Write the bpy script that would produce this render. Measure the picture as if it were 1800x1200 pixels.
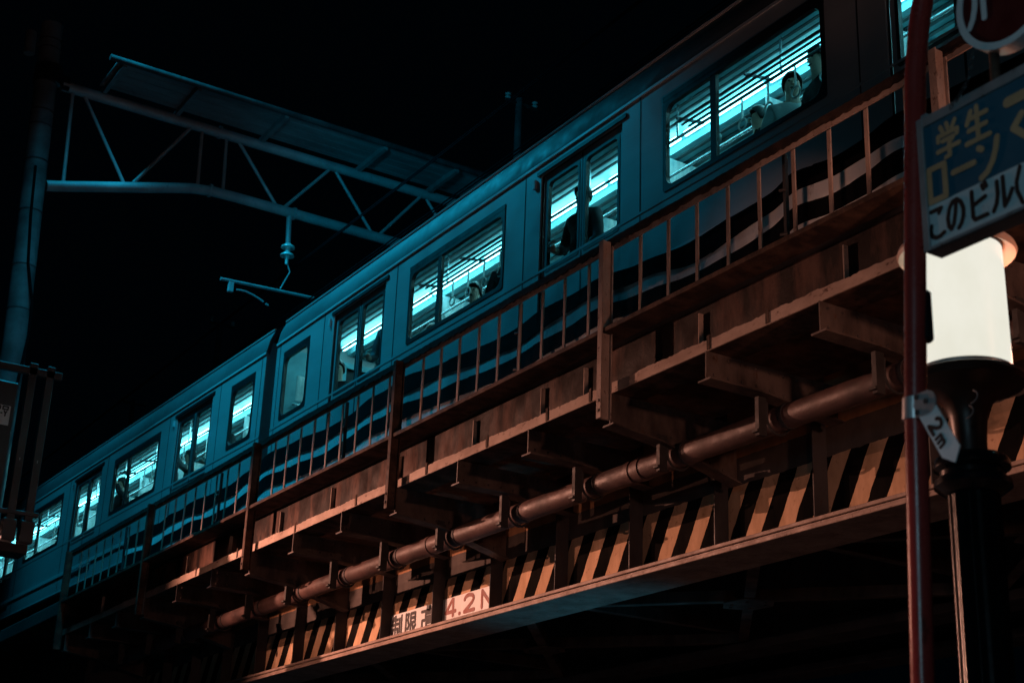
import bpy, bmesh, math, random
from mathutils import Vector, Matrix
random.seed(7)
S = bpy.context.scene
for o in list(bpy.data.objects):
    bpy.data.objects.remove(o)
COL = S.collection

# ------------------------------------------------------------------ camera
right = Vector((0.53191155, 0.84599215, 0.0369782)).normalized()
down = Vector((-0.28368616, 0.21917032, -0.93353443)).normalized()
fwd = right.cross(down).normalized()
if fwd.dot(Vector((-0.798, 0.486, 0.357))) < 0:
    fwd = -fwd
up = -down
cam_d = bpy.data.cameras.new("camera")
cam = bpy.data.objects.new("camera", cam_d)
COL.objects.link(cam)
cam.matrix_world = Matrix(((right.x, up.x, -fwd.x, 0), (right.y, up.y, -fwd.y, 0), (right.z, up.z, -fwd.z, 1.6), (0, 0, 0, 1)))
cam_d.sensor_width = 36
cam_d.lens = 54
cam_d.clip_end = 2000
cam_d.dof.use_dof = True
cam_d.dof.focus_distance = 13
cam_d.dof.aperture_fstop = 4.0
S.camera = cam

# ------------------------------------------------------------------ world: night sky
W = bpy.data.worlds.new("World")
S.world = W
W.use_nodes = True
nt = W.node_tree
bg = nt.nodes["Background"]
sky = nt.nodes.new("ShaderNodeTexSky")
sky.sky_type = 'NISHITA'
sky.sun_disc = False
sky.sun_elevation = math.radians(-9)
sky.sun_rotation = math.radians(200)
mixn = nt.nodes.new("ShaderNodeMixRGB")
mixn.blend_type = 'ADD'
mixn.inputs[0].default_value = 1
mixn.inputs[2].default_value = (0.0008, 0.0045, 0.0085, 1)
nt.links.new(sky.outputs[0], mixn.inputs[1])
nt.links.new(mixn.outputs[0], bg.inputs[0])
bg.inputs[1].default_value = 0.1

S.view_settings.view_transform = 'Standard'
S.view_settings.look = 'None'
S.view_settings.exposure = 0
S.view_settings.gamma = 1
S.cycles.max_bounces = 6
S.cycles.transparent_max_bounces = 8
S.cycles.sample_clamp_indirect = 4
S.cycles.use_denoising = True

TEAL = (0.01, 0.56, 0.92)
WARM = (1.0, 0.44, 0.30)


def lamp(name, kind, loc, energy, color, target=None, size=0.1, spot=None, blend=1.0):
    d = bpy.data.lights.new(name, kind)
    d.energy = energy
    d.color = color
    if kind in ('POINT', 'SPOT'):
        d.shadow_soft_size = size
    if kind == 'AREA':
        d.size = size
    if kind == 'SPOT':
        d.spot_size = math.radians(spot)
        d.spot_blend = blend
    o = bpy.data.objects.new(name, d)
    COL.objects.link(o)
    o.location = loc
    if target:
        o.rotation_euler = (Vector(target) - Vector(loc)).to_track_quat('-Z', 'Y').to_euler()
    return o


# added teal lights, no source in view: train, truss, shop sign and girder underside
lamp("teal_train_spot", 'SPOT', (-19.5, 4.3, 15.8), 4000, TEAL, (-18.6, 8.6, 8.6), 0.5, 96, 1.0)
lamp("teal_far_car_spot", 'SPOT', (-29.0, 3.6, 15.5), 1250, TEAL, (-27.0, 7.8, 8.3), 0.5, 62, 1.0)
lamp("teal_truss_light", 'SPOT', (-15.5, 5.6, 11.6), 520, TEAL, (-22, 11.6, 13.4), 0.3, 52, 1.0)
lamp("teal_sign_fill", 'AREA', (-0.4, -1.0, 3.6), 23, (0.42, 0.80, 1.0), (-3.0, 3.4, 3.7), 0.8)
lamp("teal_under_light", 'SPOT', (-11.3, 8.6, 0.3), 110, TEAL, (-11.9, 8.4, 4.4), 0.2, 46, 1.0)
lamp("red_pole_spot", 'SPOT', (-4.7, 2.2, 1.9), 30, (0.95, 0.60, 0.62), (-3.23, 3.45, 2.5), 0.08, 38, 1.0)  # added spot that brightens the red pole, no real source
# warm street lights (the unseen lamps, hoods added, that carry the first two stand left of the picture)
LAMP_A = (-18.8, 1.0, 6.26)
LAMP_B = (-17.2, 0.2, 5.55)
lamp("warm_street_light", 'SPOT', LAMP_A, 3700, WARM, (-12.6, 7.8, 4.6), 0.03, 88, 0.6)
lamp("warm_low_light", 'SPOT', LAMP_B, 900, WARM, (-13.0, 7.8, 4.9), 0.03, 84, 0.6)
lamp("warm_corner_light", 'SPOT', (-1.6, 5.5, 4.36), 300, WARM, (-8.5, 6.9, 5.9), 0.12, 90, 1.0)
lamp("warm_patch_spot", 'SPOT', (-0.8, 2.4, 5.4), 620, WARM, (-7.75, 7.2, 6.78), 0.05, 9, 1.0)  # narrow spot added to throw a warm patch on the striped sheet


# ------------------------------------------------------------------ mesh helpers
class MB:
    def __init__(self):
        self.v = []
        self.f = []

    def add(self, vs, fs):
        n = len(self.v)
        self.v += [tuple(p) for p in vs]
        self.f += [tuple(i + n for i in f) for f in fs]
        return self

    def box(self, x0, x1, y0, y1, z0, z1):
        vs = [(x, y, z) for z in (z0, z1) for y in (y0, y1) for x in (x0, x1)]
        return self.add(vs, [(0, 2, 3, 1), (4, 5, 7, 6), (0, 1, 5, 4), (2, 6, 7, 3), (0, 4, 6, 2), (1, 3, 7, 5)])

    def bar(self, p, q, w, h, upv=(0, 0, 1)):
        p, q = Vector(p), Vector(q)
        d = (q - p).normalized()
        u = Vector(upv)
        if abs(d.dot(u)) > 0.98:
            u = Vector((0, 1, 0))
        a = d.cross(u).normalized() * (w / 2)
        b = a.cross(d).normalized() * (h / 2)
        vs = [c + s * a + t * b for c in (p, q) for (s, t) in ((-1, -1), (1, -1), (1, 1), (-1, 1))]
        return self.add(vs, [(0, 3, 2, 1), (4, 5, 6, 7), (0, 1, 5, 4), (1, 2, 6, 5), (2, 3, 7, 6), (3, 0, 4, 7)])

    def tube(self, pts, r, n=12, cap=True):
        pts = [Vector(p) for p in pts]
        rs = r if isinstance(r, (list, tuple)) else [r] * len(pts)
        rings = []
        prev = None
        for i, p in enumerate(pts):
            d = (pts[min(i + 1, len(pts) - 1)] - pts[max(i - 1, 0)]).normalized()
            if prev is None:
                a = d.orthogonal().normalized()
            else:
                a = (prev - d * prev.dot(d)).normalized()
            prev = a
            b = d.cross(a)
            rings.append([p + rs[i] * (math.cos(t) * a + math.sin(t) * b) for t in [2 * math.pi * k / n for k in range(n)]])
        vs = [v for rg in rings for v in rg]
        fs = []
        for i in range(len(pts) - 1):
            for k in range(n):
                k2 = (k + 1) % n
                fs.append((i * n + k, i * n + k2, (i + 1) * n + k2, (i + 1) * n + k))
        if cap:
            fs.append(tuple(range(n - 1, -1, -1)))
            m = (len(pts) - 1) * n
            fs.append(tuple(m + k for k in range(n)))
        return self.add(vs, fs)

    def lathe(self, prof, c, n=40, flute=None):
        vs, fs = [], []
        for (r, z) in prof:
            for k in range(n):
                t = 2 * math.pi * k / n
                rr = r * (flute(t) if flute else 1)
                vs.append((c[0] + rr * math.cos(t), c[1] + rr * math.sin(t), c[2] + z))
        for i in range(len(prof) - 1):
            for k in range(n):
                k2 = (k + 1) % n
                fs.append((i * n + k, i * n + k2, (i + 1) * n + k2, (i + 1) * n + k))
        fs.append(tuple(range(n - 1, -1, -1)))
        m = (len(prof) - 1) * n
        fs.append(tuple(m + k for k in range(n)))
        return self.add(vs, fs)

    def prism(self, pts, axis, a0, a1):
        # outline of (u,v) pairs extruded along an axis: 'x' -> (y,z), 'y' -> (x,z), 'z' -> (x,y)
        n = len(pts)

        def mk(u, v, a):
            return (a, u, v) if axis == 'x' else ((u, a, v) if axis == 'y' else (u, v, a))
        vs = [mk(u, v, a0) for u, v in pts] + [mk(u, v, a1) for u, v in pts]
        fs = [tuple(range(n)), tuple(range(2 * n - 1, n - 1, -1))]
        for k in range(n):
            k2 = (k + 1) % n
            fs.append((k, n + k, n + k2, k2))
        return self.add(vs, fs)

    def build(self, name, mat, parent=None, smooth=False, bevel=0, loc=None):
        me = bpy.data.meshes.new(name)
        off = Vector((0, 0, 0))
        if parent is not None:
            off = wloc(parent)
        elif loc is not None:
            off = Vector(loc)
        me.from_pydata([tuple(Vector(v) - off) for v in self.v], [], self.f)
        bm = bmesh.new()
        bm.from_mesh(me)
        bmesh.ops.recalc_face_normals(bm, faces=bm.faces)
        bm.to_mesh(me)
        bm.free()
        me.materials.append(mat)
        if smooth:
            for p in me.polygons:
                p.use_smooth = True
            try:
                me.set_sharp_from_angle(angle=math.radians(38))
            except Exception:
                pass
        o = bpy.data.objects.new(name, me)
        COL.objects.link(o)
        if parent is not None:
            o.parent = parent
        elif loc is not None:
            o.location = loc
        if bevel:
            b = o.modifiers.new("bevel", 'BEVEL')
            b.width = bevel
            b.segments = 1
            b.limit_method = 'ANGLE'
        return o


def wloc(o):
    p = Vector((0, 0, 0))
    while o is not None:
        p += Vector(o.location)
        o = o.parent
    return p


def thing(name, label, cat, loc=(0, 0, 0), group=None, kind=None):
    o = bpy.data.objects.new(name, None)
    o.empty_display_size = 0.2
    COL.objects.link(o)
    o.location = loc
    return tag(o, label, cat, group, kind)


def tag(o, label=None, cat=None, group=None, kind=None):
    if label:
        o["label"] = label
    if cat:
        o["category"] = cat
    if group:
        o["group"] = group
    if kind:
        o["kind"] = kind
    return o


def dup(root, loc=None, rotz=None, label=None, group=None):
    def cp(o, parent):
        c = o.copy()
        COL.objects.link(c)
        c.parent = parent
        for ch in list(o.children):
            cp(ch, c)
        return c
    r = cp(root, None)
    if loc:
        r.location = loc
    if rotz is not None:
        r.rotation_euler = (0, 0, rotz)
    if label:
        r["label"] = label
    if group:
        r["group"] = group
    return r


# ------------------------------------------------------------------ materials
def new_mat(name):
    m = bpy.data.materials.new(name)
    m.use_nodes = True
    return m, m.node_tree.nodes, m.node_tree.links, m.node_tree.nodes["Principled BSDF"]


def noise_ramp(N, L, vec, scale, stops, detail=6, rough=0.6):
    n = N.new("ShaderNodeTexNoise")
    n.inputs["Scale"].default_value = scale
    n.inputs["Detail"].default_value = detail
    n.inputs["Roughness"].default_value = rough
    L.new(vec, n.inputs["Vector"])
    r = N.new("ShaderNodeValToRGB")
    e = r.color_ramp.elements
    while len(e) < len(stops):
        e.new(0.5)
    for k, (p, c) in enumerate(stops):
        e[k].position = p
        e[k].color = (*c, 1) if len(c) == 3 else c
    L.new(n.outputs["Fac"], r.inputs[0])
    return n, r


def mapping(N, L, scale=(1, 1, 1), kind="Object"):
    t = N.new("ShaderNodeTexCoord")
    m = N.new("ShaderNodeMapping")
    m.inputs["Scale"].default_value = scale
    L.new(t.outputs[kind], m.inputs["Vector"])
    return m.outputs[0], t.outputs[kind]


def grimy(name, c1, c2, rough=0.6, metal=0.0, scale=3.0, stretch=(1, 1, 1), bump=0.15, c3=None, spec=0.5, cover=0.5, width=0.14):
    """paint or metal with irregular wear: three tones, varied gloss, slight bump"""
    m, N, L, B = new_mat(name)
    v, raw = mapping(N, L, stretch)
    n1, r1 = noise_ramp(N, L, v, scale, [(cover - width, c1), (cover + width, c2)])
    out = r1.outputs[0]
    if c3:
        n2, r2 = noise_ramp(N, L, v, scale * 5.3, [(0.58, (0, 0, 0)), (0.68, (1, 1, 1))], 8, 0.7)
        mx = N.new("ShaderNodeMixRGB")
        L.new(r2.outputs[0], mx.inputs[0])
        L.new(out, mx.inputs[1])
        mx.inputs[2].default_value = (*c3, 1)
        out = mx.outputs[0]
    L.new(out, B.inputs["Base Color"])
    n3, r3 = noise_ramp(N, L, raw, scale * 2.1, [(0.3, (rough * 0.75,) * 3), (0.75, (min(1, rough * 1.3),) * 3)])
    L.new(r3.outputs[0], B.inputs["Roughness"])
    B.inputs["Metallic"].default_value = metal
    B.inputs["Specular IOR Level"].default_value = spec
    if bump:
        bn = N.new("ShaderNodeBump")
        bn.inputs["Strength"].default_value = bump
        bn.inputs["Distance"].default_value = 0.01
        n4, r4 = noise_ramp(N, L, raw, 38, [(0, (0, 0, 0)), (1, (1, 1, 1))], 6, 0.65)
        L.new(r4.outputs[0], bn.inputs["Height"])
        L.new(bn.outputs[0], B.inputs["Normal"])
    return m


def emit(name, col, strength):
    m, N, L, B = new_mat(name)
    B.inputs["Base Color"].default_value = (0.6, 0.6, 0.6, 1)
    B.inputs["Emission Color"].default_value = (*col, 1)
    B.inputs["Emission Strength"].default_value = strength
    return m


def plain(name, col, rough=0.5, metal=0.0, spec=0.5):
    return grimy(name, tuple(c * 0.85 for c in col), tuple(min(1, c * 1.1) for c in col), rough, metal, 6, bump=0.05, spec=spec)


M = {}
M['steel'] = grimy('girder_steel', (0.038, 0.028, 0.025), (0.115, 0.085, 0.072), 0.62, 0, 2.8, (1.2, 1.2, 0.5), 0.3, (0.075, 0.034, 0.018), 0.3, 0.5, 0.10)
M['steel_dark'] = grimy('dark_steel', (0.022, 0.021, 0.023), (0.060, 0.056, 0.058), 0.6, 0, 2.6, (1, 1, 0.5), 0.25, (0.05, 0.028, 0.02), 0.3)
M['rust_web'] = grimy('rust_streaked_steel', (0.014, 0.008, 0.007), (0.105, 0.054, 0.040), 0.7, 0, 2.4, (1.9, 1, 0.5), 0.3, (0.020, 0.012, 0.010), 0.2, 0.55, 0.09)
M['rail_paint'] = grimy('rail_paint', (0.23, 0.168, 0.140), (0.38, 0.29, 0.245), 0.6, 0, 5, (1, 1, 0.6), 0.25, (0.075, 0.035, 0.02), 0.3)
M['rail_rust'] = grimy('rail_rust', (0.04, 0.024, 0.018), (0.14, 0.08, 0.055), 0.75, 0, 4, (1.5, 1, 1.5), 0.35, (0.02, 0.014, 0.012), 0.2, 0.55)
M['hanger'] = grimy('dark_hanger_steel', (0.012, 0.011, 0.011), (0.030, 0.027, 0.026), 0.7, 0, 5, bump=0.2)  # darker steel tone for the pipe hangers
M['rail_cover'] = grimy('rail_cover', (0.014, 0.010, 0.009), (0.05, 0.03, 0.022), 0.8, 0, 5, (1.5, 1, 1.5), 0.35, (0.09, 0.055, 0.04), 0.2, 0.55)
M['pale_strip'] = grimy('peeling_pale_paint', (0.30, 0.215, 0.175), (0.47, 0.36, 0.30), 0.65, 0, 4, (0.5, 1, 1), 0.25, (0.09, 0.042, 0.028), 0.2, 0.45)
M['pipe'] = grimy('pipe_paint', (0.036, 0.020, 0.018), (0.105, 0.058, 0.050), 0.55, 0, 3.0, (0.8, 1, 1), 0.3, (0.055, 0.030, 0.024), 0.4, 0.5)
M['train'] = grimy('train_panel', (0.34, 0.36, 0.37), (0.40, 0.42, 0.43), 0.42, 0.25, 1.2, (0.25, 1, 2.5), 0.02)
M['train_bright'] = grimy('train_trim', (0.62, 0.64, 0.65), (0.72, 0.73, 0.74), 0.35, 0.3, 2, (0.3, 1, 1), 0.02)
M['train_dark'] = plain('train_gasket', (0.012, 0.013, 0.015), 0.45)
M['roof'] = grimy('train_roof', (0.07, 0.075, 0.08), (0.12, 0.125, 0.13), 0.6, 0, 2, (0.4, 1, 1), 0.05)
M['door'] = grimy('train_door', (0.30, 0.32, 0.33), (0.36, 0.38, 0.39), 0.4, 0.25, 1.4, (1, 1, 0.6), 0.02)
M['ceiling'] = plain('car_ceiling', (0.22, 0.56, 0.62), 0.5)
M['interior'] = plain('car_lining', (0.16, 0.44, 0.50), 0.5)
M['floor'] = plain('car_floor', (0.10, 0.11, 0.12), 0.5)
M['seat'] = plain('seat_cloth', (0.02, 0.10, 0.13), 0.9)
M['tube'] = emit('ceiling_tube', (0.34, 0.92, 1.0), 15)
M['chrome'] = plain('handrail_metal', (0.55, 0.6, 0.62), 0.25, 0.9)
M['rack'] = plain('rack_metal', (0.06, 0.09, 0.10), 0.4, 0.5)
M['poster'] = grimy('poster_paper', (0.35, 0.55, 0.58), (0.85, 0.9, 0.88), 0.6, 0, 3.2, (1, 4, 1), 0, (0.05, 0.12, 0.16), 0.2)
M['gantry'] = grimy('galvanised_steel', (0.26, 0.29, 0.30), (0.36, 0.40, 0.41), 0.5, 0.2, 3, (1, 1, 1), 0.08, (0.20, 0.22, 0.23))
M['gantry_dim'] = grimy('dimmed_galvanised_steel', (0.11, 0.12, 0.125), (0.22, 0.235, 0.24), 0.6, 0.1, 2.5, (1, 0.3, 1), 0.1)  # darker copy of the galvanised steel, in place of weaker light
M['gantry_pole'] = grimy('weathered_pole', (0.07, 0.078, 0.08), (0.16, 0.17, 0.175), 0.45, 0.1, 2.2, (1, 1, 1.4), 0.12, (0.06, 0.065, 0.07))
M['porcelain'] = plain('insulator_glaze', (0.62, 0.64, 0.62), 0.2)
M['wire'] = plain('wire_rubber', (0.006, 0.006, 0.007), 0.9, spec=0.0)
M['black'] = plain('black_paint', (0.012, 0.013, 0.015), 0.18)
M['lamp_black'] = plain('lamp_post_enamel', (0.008, 0.009, 0.010), 0.22, spec=0.10)
M['cabinet'] = grimy('cabinet_paint', (0.045, 0.055, 0.06), (0.07, 0.08, 0.085), 0.5, 0, 2.5, (1, 1, 1), 0.1)
M['white'] = grimy('white_plate', (0.64, 0.68, 0.68), (0.76, 0.80, 0.80), 0.5, 0, 3, (1, 1, 0.5), 0.05, (0.48, 0.40, 0.34))
M['ink'] = plain('black_ink', (0.012, 0.011, 0.011), 0.6)
M['red_ink'] = grimy('faded_red_ink', (0.20, 0.045, 0.03), (0.27, 0.075, 0.05), 0.6, 0, 6, bump=0)
M['sign_frame'] = grimy('sign_frame_metal', (0.30, 0.32, 0.34), (0.42, 0.44, 0.46), 0.4, 0.4, 5, (1, 1, 1), 0.1, (0.16, 0.12, 0.10))
M['sign_blue'] = grimy('sign_blue', (0.022, 0.105, 0.165), (0.027, 0.125, 0.19), 0.4, 0, 3, (1, 1, 1), 0.02)
M['sign_white'] = grimy('sign_white', (0.58, 0.68, 0.72), (0.68, 0.77, 0.79), 0.4, 0, 4, (1, 1, 1), 0.02, (0.46, 0.50, 0.54))
M['sign_yellow'] = plain('sign_yellow', (0.50, 0.34, 0.19), 0.5)
M['sign_red'] = plain('sign_red', (0.085, 0.008, 0.008), 0.45)
M['red_pole'] = grimy('red_pole_paint', (0.27, 0.030, 0.026), (0.36, 0.046, 0.038), 0.28, 0, 4, (1, 1, 0.3), 0.06, (0.12, 0.02, 0.016))
M['clamp'] = grimy('clamp_zinc', (0.55, 0.57, 0.58), (0.7, 0.72, 0.73), 0.35, 0.6, 8, bump=0.1)
M['tag_white'] = plain('tag_white', (0.72, 0.84, 0.86), 0.4)
M['lamp_metal'] = grimy('lamp_metal', (0.055, 0.022, 0.016), (0.075, 0.032, 0.022), 0.4, 0, 5, bump=0.05)
M['lamp_cap'] = plain('lamp_cap_paint', (0.72, 0.50, 0.38), 0.45)
M['concrete'] = grimy('darkened_concrete', (0.018, 0.0175, 0.017), (0.035, 0.034, 0.033), 0.9, 0, 1.4, (1, 1, 0.5), 0.4, (0.025, 0.024, 0.023))  # colour darkened so the wall stays black under the teal light
M['asphalt'] = grimy('asphalt', (0.035, 0.035, 0.036), (0.06, 0.06, 0.06), 0.8, 0, 2, bump=0.5)
M['paving'] = grimy('paving', (0.14, 0.135, 0.13), (0.22, 0.21, 0.2), 0.8, 0, 2, bump=0.4)
M['skin'] = plain('skin', (0.42, 0.27, 0.20), 0.5)
M['hair'] = plain('hair', (0.015, 0.012, 0.010), 0.5)


def globe_mat():
    m, N, L, B = new_mat('lamp_globe')
    v, raw = mapping(N, L, (1, 1, 0.6))
    n, r = noise_ramp(N, L, v, 5, [(0.3, (0.80, 0.78, 0.66)), (0.7, (0.87, 0.85, 0.74))])
    B.inputs["Base Color"].default_value = (0.02, 0.02, 0.02, 1)
    B.inputs["Roughness"].default_value = 0.3
    L.new(r.outputs[0], B.inputs["Emission Color"])
    B.inputs["Emission Strength"].default_value = 1.0
    return m


M['globe'] = globe_mat()


def glass_mat():
    m, N, L, B = new_mat('window_glass')
    N.remove(B)
    tr = N.new("ShaderNodeBsdfTransparent")
    tr.inputs[0].default_value = (0.80, 0.92, 0.93, 1)
    gl = N.new("ShaderNodeBsdfGlossy")
    gl.inputs["Roughness"].default_value = 0.05
    mx = N.new("ShaderNodeMixShader")
    mx.inputs[0].default_value = 0.05
    L.new(tr.outputs[0], mx.inputs[1])
    L.new(gl.outputs[0], mx.inputs[2])
    L.new(mx.outputs[0], N["Material Output"].inputs[0])
    return m


M['glass'] = glass_mat()


def stripe_mat():
    """main girder web: hazard stripes up to a worn edge, bare grey paint above, rusty peach above that"""
    m, N, L, B = new_mat('hazard_striped_web')
    t = N.new("ShaderNodeTexCoord")
    sp = N.new("ShaderNodeSeparateXYZ")
    L.new(t.outputs["Object"], sp.inputs[0])

    def mth(op, a, b=None, c=None):
        n = N.new("ShaderNodeMath")
        n.operation = op
        for i, x in enumerate((a, b, c)):
            if x is None:
                continue
            if isinstance(x, (int, float)):
                n.inputs[i].default_value = x
            else:
                L.new(x, n.inputs[i])
        return n.outputs[0]
    nz = N.new("ShaderNodeTexNoise")
    nz.inputs["Scale"].default_value = 9
    nz.inputs["Detail"].default_value = 6
    L.new(t.outputs["Object"], nz.inputs["Vector"])
    wob = mth('MULTIPLY', mth('SUBTRACT', nz.outputs["Fac"], 0.5), 0.03)
    x = sp.outputs["X"]
    z = sp.outputs["Z"]
    u = mth('SUBTRACT', mth('ADD', x, 9.475), mth('MULTIPLY', mth('SUBTRACT', z, 4.562), 0.55))
    u = mth('DIVIDE', mth('ADD', u, wob), 0.3889)
    fr = mth('FRACT', mth('ADD', u, 60))
    black = mth('LESS_THAN', fr, 0.515)
    zz = mth('ADD', z, wob)
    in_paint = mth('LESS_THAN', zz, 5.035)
    in_shadow_band = mth('MULTIPLY', mth('GREATER_THAN', zz, 5.035), mth('LESS_THAN', zz, 5.27))  # grey band painted where the pipe's shadow falls
    # yellow with grime
    v, raw = mapping(N, L, (1.5, 1, 0.6))
    n1, r1 = noise_ramp(N, L, v, 3.2, [(0.32, (0.42, 0.27, 0.165)), (0.66, (0.70, 0.47, 0.31))])
    n2, r2 = noise_ramp(N, L, raw, 17, [(0.60, (0, 0, 0)), (0.72, (1, 1, 1))], 8, 0.7)
    mg = N.new("ShaderNodeMixRGB")
    L.new(r2.outputs[0], mg.inputs[0])
    L.new(r1.outputs[0], mg.inputs[1])
    mg.inputs[2].default_value = (0.26, 0.13, 0.075, 1)
    n3, r3 = noise_ramp(N, L, v, 4, [(0.35, (0.006, 0.006, 0.006)), (0.7, (0.014, 0.013, 0.012))])
    c1 = N.new("ShaderNodeMixRGB")
    L.new(black, c1.inputs[0])
    L.new(mg.outputs[0], c1.inputs[1])
    L.new(r3.outputs[0], c1.inputs[2])
    n4, r4 = noise_ramp(N, L, v, 3, [(0.35, (0.24, 0.13, 0.075)), (0.7, (0.40, 0.22, 0.12))])
    c2 = N.new("ShaderNodeMixRGB")
    L.new(in_paint, c2.inputs[0])
    L.new(r4.outputs[0], c2.inputs[1])
    L.new(c1.outputs[0], c2.inputs[2])
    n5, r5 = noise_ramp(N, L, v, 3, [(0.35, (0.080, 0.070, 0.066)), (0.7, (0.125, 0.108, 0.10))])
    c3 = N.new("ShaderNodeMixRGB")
    L.new(in_shadow_band, c3.inputs[0])
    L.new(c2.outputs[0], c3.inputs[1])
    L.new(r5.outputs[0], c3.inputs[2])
    L.new(c3.outputs[0], B.inputs["Base Color"])
    B.inputs["Roughness"].default_value = 0.6
    B.inputs["Specular IOR Level"].default_value = 0.0
    bn = N.new("ShaderNodeBump")
    bn.inputs["Strength"].default_value = 0.2
    bn.inputs["Distance"].default_value = 0.01
    L.new(n2.outputs["Fac"], bn.inputs["Height"])
    L.new(bn.outputs[0], B.inputs["Normal"])
    return m


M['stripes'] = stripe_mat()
M['sheet_pale'] = grimy('sheet_pale', (0.62, 0.65, 0.67), (0.80, 0.82, 0.82), 0.7, 0, 2.2, (1, 1, 0.6), 0.1, (0.45, 0.47, 0.48))
M['sheet_black'] = plain('sheet_black', (0.006, 0.006, 0.007), 0.9, spec=0.03)




# ------------------------------------------------------------------ ground
g = MB().box(-60, 30, -40, 60, -0.3, 0.0).build('ground', M['asphalt'])
g["kind"] = 'structure'
p = MB().box(-60, 30, 2.6, 5.6, 0.004, 0.15).build('pavement', M['paving'], bevel=0.02)
p["kind"] = 'structure'

# ------------------------------------------------------------------ bridge
BX0, BX1 = -23.4, -0.5
PITCH = 3.5 / 3
br = thing('railway_bridge', 'rusty steel plate girder railway bridge with black and yellow hazard stripes', 'bridge', (-12, 9, 0))
WEBY = 7.90
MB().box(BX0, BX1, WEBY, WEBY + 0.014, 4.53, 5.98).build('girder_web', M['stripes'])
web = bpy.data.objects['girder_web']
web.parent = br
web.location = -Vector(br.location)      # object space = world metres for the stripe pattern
# lower flange: two cover plates with a shadow gap between them
fl = MB()
fl.box(BX0, BX1, 7.70, 8.22, 4.495, 4.525)
fl.box(BX0, BX1, 7.722, 8.20, 4.472, 4.4945)
fl.box(BX0, BX1, 7.695, 8.225, 4.44, 4.4715)
fl.build('lower_flange', M['rail_paint'], br, bevel=0.004)
MB().box(BX0, BX1, 7.75, 8.05, 5.982, 6.01).build('upper_flange', M['steel_dark'], br)
k = 0
x = -9.47 + 3 * PITCH
while x > BX0:
    st = MB()
    st.box(x - 0.007, x + 0.007, 7.755, WEBY - 0.001, 4.527, 5.97)
    st.box(x - 0.035, x - 0.0075, 7.86, WEBY - 0.001, 4.527, 5.96)
    st.build('stiffener', M['steel_dark'], br, bevel=0.002)
    x -= PITCH
# fascia beam carrying the walkway
MB().box(BX0, BX1, 6.66, 6.675, 5.4995, 5.945).build('fascia_web', M['rust_web'], br)
# pale lip with a ragged upper edge and worn nicks
lp = MB()
nx = 900
zs = []
for i in range(nx + 1):
    xx = BX0 + (BX1 - BX0) * i / nx
    h = 5.572 + 0.003 * math.sin(xx * 5.1) + 0.003 * math.sin(xx * 13.7 + 1) + random.uniform(-0.005, 0.005)
    zs.append((xx, h))
vs, fs = [], []
for xx, h in zs:
    vs += [(xx, 6.505, 5.487), (xx, 6.505, h), (xx, 6.517, h), (xx, 6.517, 5.487)]
for i in range(nx):
    a = i * 4
    for q in range(4):
        q2 = (q + 1) % 4
        fs.append((a + q, a + q2, a + 4 + q2, a + 4 + q))
lp.add(vs, fs)
lp.build('fascia_lip', M['pale_strip'], br)
MB().box(BX0, BX1, 6.518, 6.80, 5.487, 5.4985).build('fascia_flange', M['rail_rust'], br)
for xx in (-2.7, -4.2, -5.5, -6.73, -8.24, -9.72, -10.36, -11.48, -12.92, -14.41, -15.72, -17.2, -18.6, -20.3, -22.0):
    s = MB().box(xx - 0.006, xx + 0.006, 6.618, 6.659, 5.50, 5.88)
    s.build('fascia_stiffener', M['pale_strip'], br, bevel=0.001)
for xx in (-7.35, -7.98, -9.45, -9.72 - .35, -11.02, -12.1, -13.55, -15.0, -16.6, -17.9):
    MB().box(xx - 0.02, xx + 0.012, 6.497, 6.5045, 5.492, 5.60).build('fascia_clip', M['rail_rust'], br)
MB().box(BX0, BX1, 6.38, 6.60, 5.946, 5.985).build('deck_edge', M['rail_rust'], br, bevel=0.003)
MB().box(BX0, BX1, 6.601, 12.9, 5.95, 5.98).build('deck', M['steel_dark'], br)
MB().box(BX0, BX1, 6.82, 7.74, 5.60, 5.62).build('walkway_underside', M['rail_rust'], br)
# cantilever brackets under the walkway
i = 0
x = -9.17 + 5 * PITCH
n0 = -5
while x > BX0 + 0.1:
    post_here = (n0 % 3 == 0)
    b = MB()
    zb = 5.27 if not post_here else 5.23
    zin = 5.20 if not post_here else 4.98
    b.prism([(6.49, 5.484), (6.49, zb), (6.95, zb - (0.0 if not post_here else 0.05)), (7.74, zin), (7.74, 5.484)], 'x', x - 0.006, x + 0.006)
    b.prism([(6.475, zb), (6.475, zb - 0.014), (6.95, zb - 0.014 - (0 if not post_here else 0.05)), (7.74, zin - 0.014), (7.74, zin), (6.95, zb - (0 if not post_here else 0.05))], 'x', x - 0.07, x + 0.07)
    for q in range(9):
        ry = 6.56 + q * 0.13
        zl = zb + (zin - zb) * max(0, (ry - 6.95) / 0.79) - (0.05 if post_here and ry < 7.0 else 0)
        for rz in (zl + 0.045, 5.445):
            b.tube([(x + 0.006, ry, rz), (x + 0.013, ry, rz), (x + 0.018, ry, rz)], [0.013, 0.012, 0.006], 8)
    b.build('bracket', M['steel'], br)
    # gusset with a rounded haunch where the bracket meets the girder
    gp = [(7.74, zin - 0.02)] + [(7.74 - 0.32 + 0.32 * math.sin(a), zin - 0.36 + 0.34 * math.cos(a)) for a in [math.pi / 2 * t / 7 for t in range(7, -1, -1)]]
    x -= PITCH
    n0 += 1
# inner girders and bracing seen from below
for yy in (10.9, 12.3):
    ig = MB()
    ig.box(BX0, BX1, yy, yy + 0.014, 4.53, 5.94)
    ig.box(BX0, BX1, yy - 0.2, yy + 0.21, 4.44, 4.529)
    ig.build('inner_girder', M['steel_dark'], br, bevel=0.004)
nodes = [-2.3, -5.8, -9.3, -12.8, -16.3, -19.8]


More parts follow.
